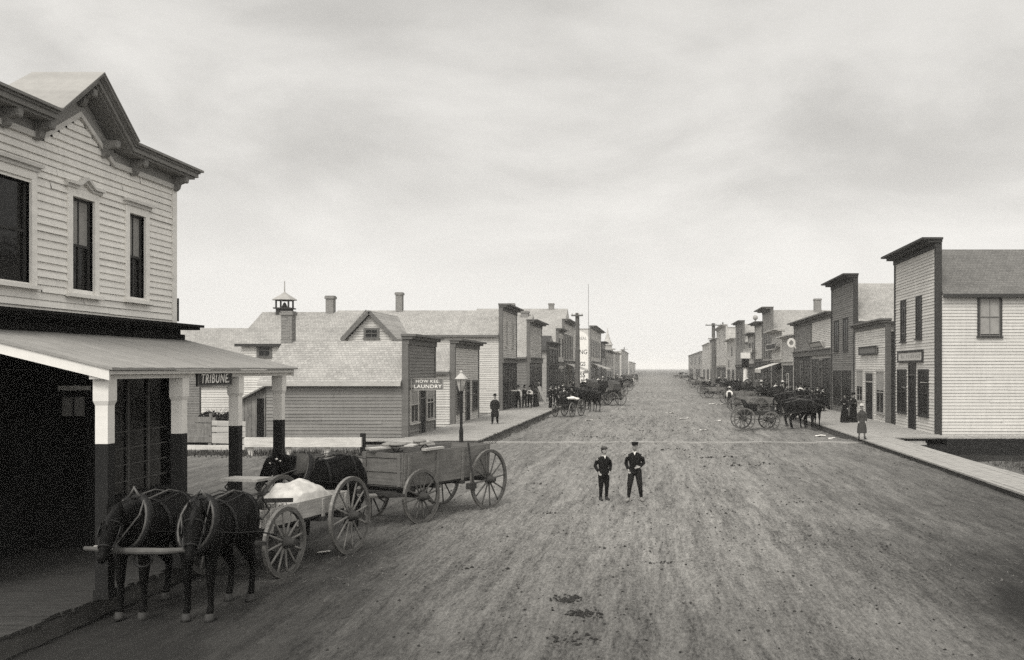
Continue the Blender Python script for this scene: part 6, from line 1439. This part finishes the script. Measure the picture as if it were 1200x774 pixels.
PEOPLE = {}
for o_ in bpy.data.objects:
    if o_.name.startswith('person') and o_.parent is None: PEOPLE[o_['label']] = o_
def pick(word): return next(v for k, v in PEOPLE.items() if word in k)
def again(src, lb, x, y, ang, z, sc=1.0):
    o = copy_tree(pick(src)); o['label'] = lb; stand(o, x, y, ang, z); o.scale = (sc, sc, sc * random.uniform(.97, 1.03)); return o
pr_suit, pr_dress, pr_shirt, pr_black = 'leaning by the pale upper', 'in brown dress near the black', 'white shirt before the black', 'left of two at the white fronted'
for src, px, py, a, lb in (
    (pr_suit, 964, 482, 140, 'person in black suit facing the brown building, nearest its window'), (pr_black, 952, 483, 210, 'person in black dress standing in front of the pale upper front shop'),
    (pr_suit, 943, 479, 100, 'person in black suit between the brown dress and the shop glass'), (pr_suit, 934, 477, 250, 'person in black suit left of the white shirt at the black glazed shop'),
    (pr_black, 926, 473, 170, 'person in black dress beside the dark coat at the low off white store'), (pr_suit, 922, 475, 120, 'person in black suit at the kerb by the low off white store'),
    (pr_suit, 915, 470, 220, 'person in black suit at the kerb under the dark hanging board'), (pr_shirt, 909, 468, 150, 'person in white shirt at the kerb below the short white awning'),
    (pr_suit, 900, 465, 200, 'person in black suit below the tallest grey false front'), (pr_suit, 893, 462, 160, 'person in black suit below the narrow bright white false front'),
    (pr_black, 872, 459, 190, 'person in black dress beside the white post with lantern box'), (pr_suit, 858, 455, 180, 'person in black suit by the plain grey building'),
    (pr_suit, 850, 453, 180, 'person in black suit near the slender far pole'), (pr_shirt, 843, 451, 170, 'person in white shirt by the large pale block'),
    (pr_suit, 651, 476, 150, 'person in black suit closest to the loaded buggy wheel'), (pr_shirt, 660, 468, 190, 'person in white shirt behind the loaded buggy'),
    (pr_suit, 672, 463, 170, 'person in black suit left of the dark utility pole'), (pr_black, 682, 461, 200, 'person in black dress right of the dark utility pole'),
    (pr_suit, 695, 457, 170, 'person in black suit beneath the dirty white awning'), (pr_shirt, 701, 455, 160, 'person in white shirt beneath the dirty white awning'),
    (pr_suit, 713, 450, 190, 'person in black suit below the far steeple'), (pr_suit, 722, 447, 190, 'person in black suit near the tall pale block')):
    x, y = gp(px, py, WALK); again(src, lb, x, y, a, WALK)
for px, py, hx, hy, lb in ((950, 502, .8, .6, 'dark horse with its head over the east boardwalk edge, right of the nearest buggy team'), (941, 494, .92, .35, 'dark horse between the nearest buggy horse and the kerb on the east side'), (934, 500, .95, -.3, 'dark horse turned half away beside the nearest east side buggy horse'), (922, 488, .98, .1, 'dark horse right of the box wagon driver on the east side'), (912, 481, .95, .3, 'dark horse farthest back behind the box wagon on the east side'),
    (930, 484, .9, -.4, 'dark horse with its nose at the boardwalk by the black glazed shop'), (900, 474, .97, .2, 'dark horse under the short white awning'), (868, 463, .9, .4, 'dark horse by the plain grey building'), (855, 460, .9, .4, 'dark horse near the slender far pole'), (880, 467, .95, .1, 'dark horse by the white post with lantern box'),
    (676, 476, -.8, .6, 'dark horse close behind the loaded buggy passengers'), (668, 473, -.9, .4, 'dark horse nearest the boardwalk crowd on the west side'), (684, 468, -.85, .5, 'dark horse left of the folding top buggy'), (693, 464, -.9, .4, 'dark horse below the lettered white store'),
    (710, 461, -.8, .6, 'dark horse right below the dirty white awning'), (702, 458, -.9, .3, 'dark horse at the kerb by the dirty white awning')):
    x, y = gp(px, py); team_horse(lb, x, y, hx, hy)
for px, py, hx, hy, pr0, lb in ((905, 486, .97, .2, fw0, 'dark box wagon with end panel turned to the street, right of the other box wagon'), (866, 474, .95, .25, fw0, 'dark wagon with long pale side behind the white shirted person'), (850, 463, .9, .4, bg0, 'open buggy left of the plain grey building'),
    (893, 470, .95, .2, bg1, 'buggy with folding top under the short white awning'), (700, 474, -.8, .6, bg0, 'open black buggy jammed between horse and folding top buggy'), (713, 468, -.85, .5, fw0, 'dark box wagon right behind the folding top buggy'), (690, 471, -.85, .5, bg1, 'folding top buggy among horses beside the dark utility pole'), (731, 451, -.8, .6, bg0, 'far open buggy before the far folding top one')):
    x, y = gp(px, py); rep(pr0, lb, x, y, hx, hy, {pr0.name: 1})

for px, py, dx, dz, lb in ((905, 486, .75, .62, 'person in dark coat seated on the box wagon with its end panel to the street'), (866, 474, .75, .62, 'person in dark coat seated on the wagon with long pale side'), (728, 458.5, -.55, .62, 'person in dark coat driving the far dark box wagon on the west side'), (713, 468, -.6, .62, 'person in dark coat seated on the box wagon right behind the folding top buggy'), (886, 503.5, .15, .30, 'person in dark coat slumped on the seat of the nearest east side buggy') ):
    if py == 503.5: continue
    x, y = gp(px, py); o = copy_tree(s3); o['label'] = lb; stand(o, x + dx, y + .15, 80 if px > 765 else 290, dz)

# ---------------------------------------------------------------- litter on the street
def scrap(x, y, s, z=.0):
    q = MB(); n = 5; k0 = []
    for i in range(n + 1):
        for j in range(n + 1):
            u_, v_ = (i / n - .5) * s * 1.5, (j / n - .5) * s; k0.append((x + u_ + .02 * v_, y + v_, gz(x, y) + .03 + .12 * s * noise.noise(Vector((u_ * 6 + x, v_ * 6 + y, 0))) + .25 * abs(v_) * (i / n)))
    q.v = k0 + [(a, b_, c - .006) for a, b_, c in k0]; m_ = (n + 1) ** 2
    for i in range(n):
        for j in range(n): a = i * (n + 1) + j; q.f += [(a, a + n + 1, a + n + 2, a + 1), (m_ + a + 1, m_ + a + n + 2, m_ + a + n + 1, m_ + a)]
    return q.build('paper_scrap', 'paper')
for px, py, s, lb in ((842, 493, .28, 'white paper scrap left of the nearest east side buggy'), (824, 505, .26, 'flat white paper scrap lying alone right of the boys, far'), (962, 512, .36, 'crumpled white paper at the edge of the east boardwalk'), (975, 514, .24, 'small white paper beside the crumpled one at the east boardwalk'),
                  (834, 474, .4, 'tiny white paper near the mid street, east side'), (843, 474.5, .45, 'tiny white paper beside another, east side of mid street'), (802, 491, .4, 'long thin white paper in the middle of the street'), (785, 484, .4, 'farthest white paper scrap in mid street'),
                  (690, 493, .3, 'white paper scrap near the west boardwalk edge'), (379, 649, .14, 'small white paper scrap by the rear wheel of the low wagon')):
    x, y = gp(px, py); tag(scrap(x, y, s), lb, 'paper', 'paper scraps on the street')
cl = MB()
def clod(x, y, r):
    c = (x, y, gz(x, y) + r * .25); k0 = len(cl.v); base = [(1, 0, 0), (-1, 0, 0), (0, 1, 0), (0, -1, 0), (0, 0, 1), (0, 0, -.6)]; a = random.uniform(0, PI)
    for b_ in base: q_ = random.uniform(.65, 1.2); X = b_[0] * math.cos(a) - b_[1] * math.sin(a); Y = b_[0] * math.sin(a) + b_[1] * math.cos(a); cl.v.append((c[0] + X * r * q_, c[1] + Y * r * q_, c[2] + b_[2] * r * .6 * q_))
    for f in ((0, 2, 4), (2, 1, 4), (1, 3, 4), (3, 0, 4), (2, 0, 5), (1, 2, 5), (3, 1, 5), (0, 3, 5)): cl.f.append(tuple(k0 + i for i in f))
for px, py, n_, sx, sy in ((662, 701, 70, .1, .1), (674, 699, 50, .07, .09), (684, 716, 80, .1, .09), (690, 718, 30, .2, .16), (655, 702, 20, .2, .2), (646, 602, 22, .16, .08), (668, 748, 40, .14, .14), (775, 657, 26, .2, .1), (632, 568, 14, .16, .1), (843, 536, 30, .6, .25), (790, 527, 24, .7, .2), (735, 480, 60, 1.4, .5), (722, 475, 60, 1.5, .6), (760, 460, 60, 1.4, 1), (870, 545, 30, .8, .3), (905, 545, 30, 1, .2), (700, 512, 24, .6, .3), (770, 505, 26, .8, .4), (660, 625, 10, .2, .1), (560, 668, 16, .4, .15), (720, 640, 12, .3, .1), (820, 600, 16, .5, .2), (950, 590, 18, .6, .2), (1000, 640, 14, .4, .2)):
    x, y = gp(px, py)
    for _ in range(n_): clod(x + random.gauss(0, sx), y + random.gauss(0, sy), random.choice((.012, .016, .02, .028, .04)) * random.uniform(.7, 1.2) * (1 if py > 560 else 1.6))
for _ in range(1500):
    y = 9 + 60 * random.random() ** 1.6; x = random.gauss(.6, 3.6)
    if EDGE_L + .3 < x < EDGE_R - .3: clod(x, y, random.uniform(.006, .022) * (1 + y / 40))
tag(cl.build('dirt_clods', 'clod'), 'dark clods and dung scattered over the street dirt', 'clods', kind='stuff')
sl_ = MB()
for _ in range(3600):
    y = 15 + 56 * random.random() ** 1.6; x = random.uniform(-7.3, 9.0); a = random.gauss(PI / 2, .7); l = random.uniform(.02, .04 + y * .0022); z = gz(x, y) + .012; dx, dy = l * math.cos(a), l * math.sin(a); w_ = .0022 + y * .00011
    sl_.add([(x - dx - w_, y - dy, z), (x - dx + w_, y - dy, z), (x + dx + w_, y + dy, z + .012), (x + dx - w_, y + dy, z + .012)], ((0, 1, 2, 3),))
tag(sl_.build('straw_litter', 'straw'), 'bits of straw trodden into the street dirt', 'straw', kind='stuff')
# far grove on the plain
gr_ = MB()
for _ in range(900):
    x = random.uniform(80, 330); y = 1500 + random.uniform(-40, 40); h = (3 + 4 * noise.noise(Vector((x * .03, 1, 2)))) ; p = Vector((x, y, random.uniform(0, max(1, h)))); d = Vector((random.gauss(0, 1), 0, random.gauss(0, .6))).normalized() * 2.2; e = Vector((0, 0, 1.2))
    gr_.add([p - d, p + e, p + d, p - e], ((0, 1, 2, 3),))
tag(gr_.build('far_grove', 'leaf'), 'low far line of trees on the horizon', 'trees', kind='stuff')
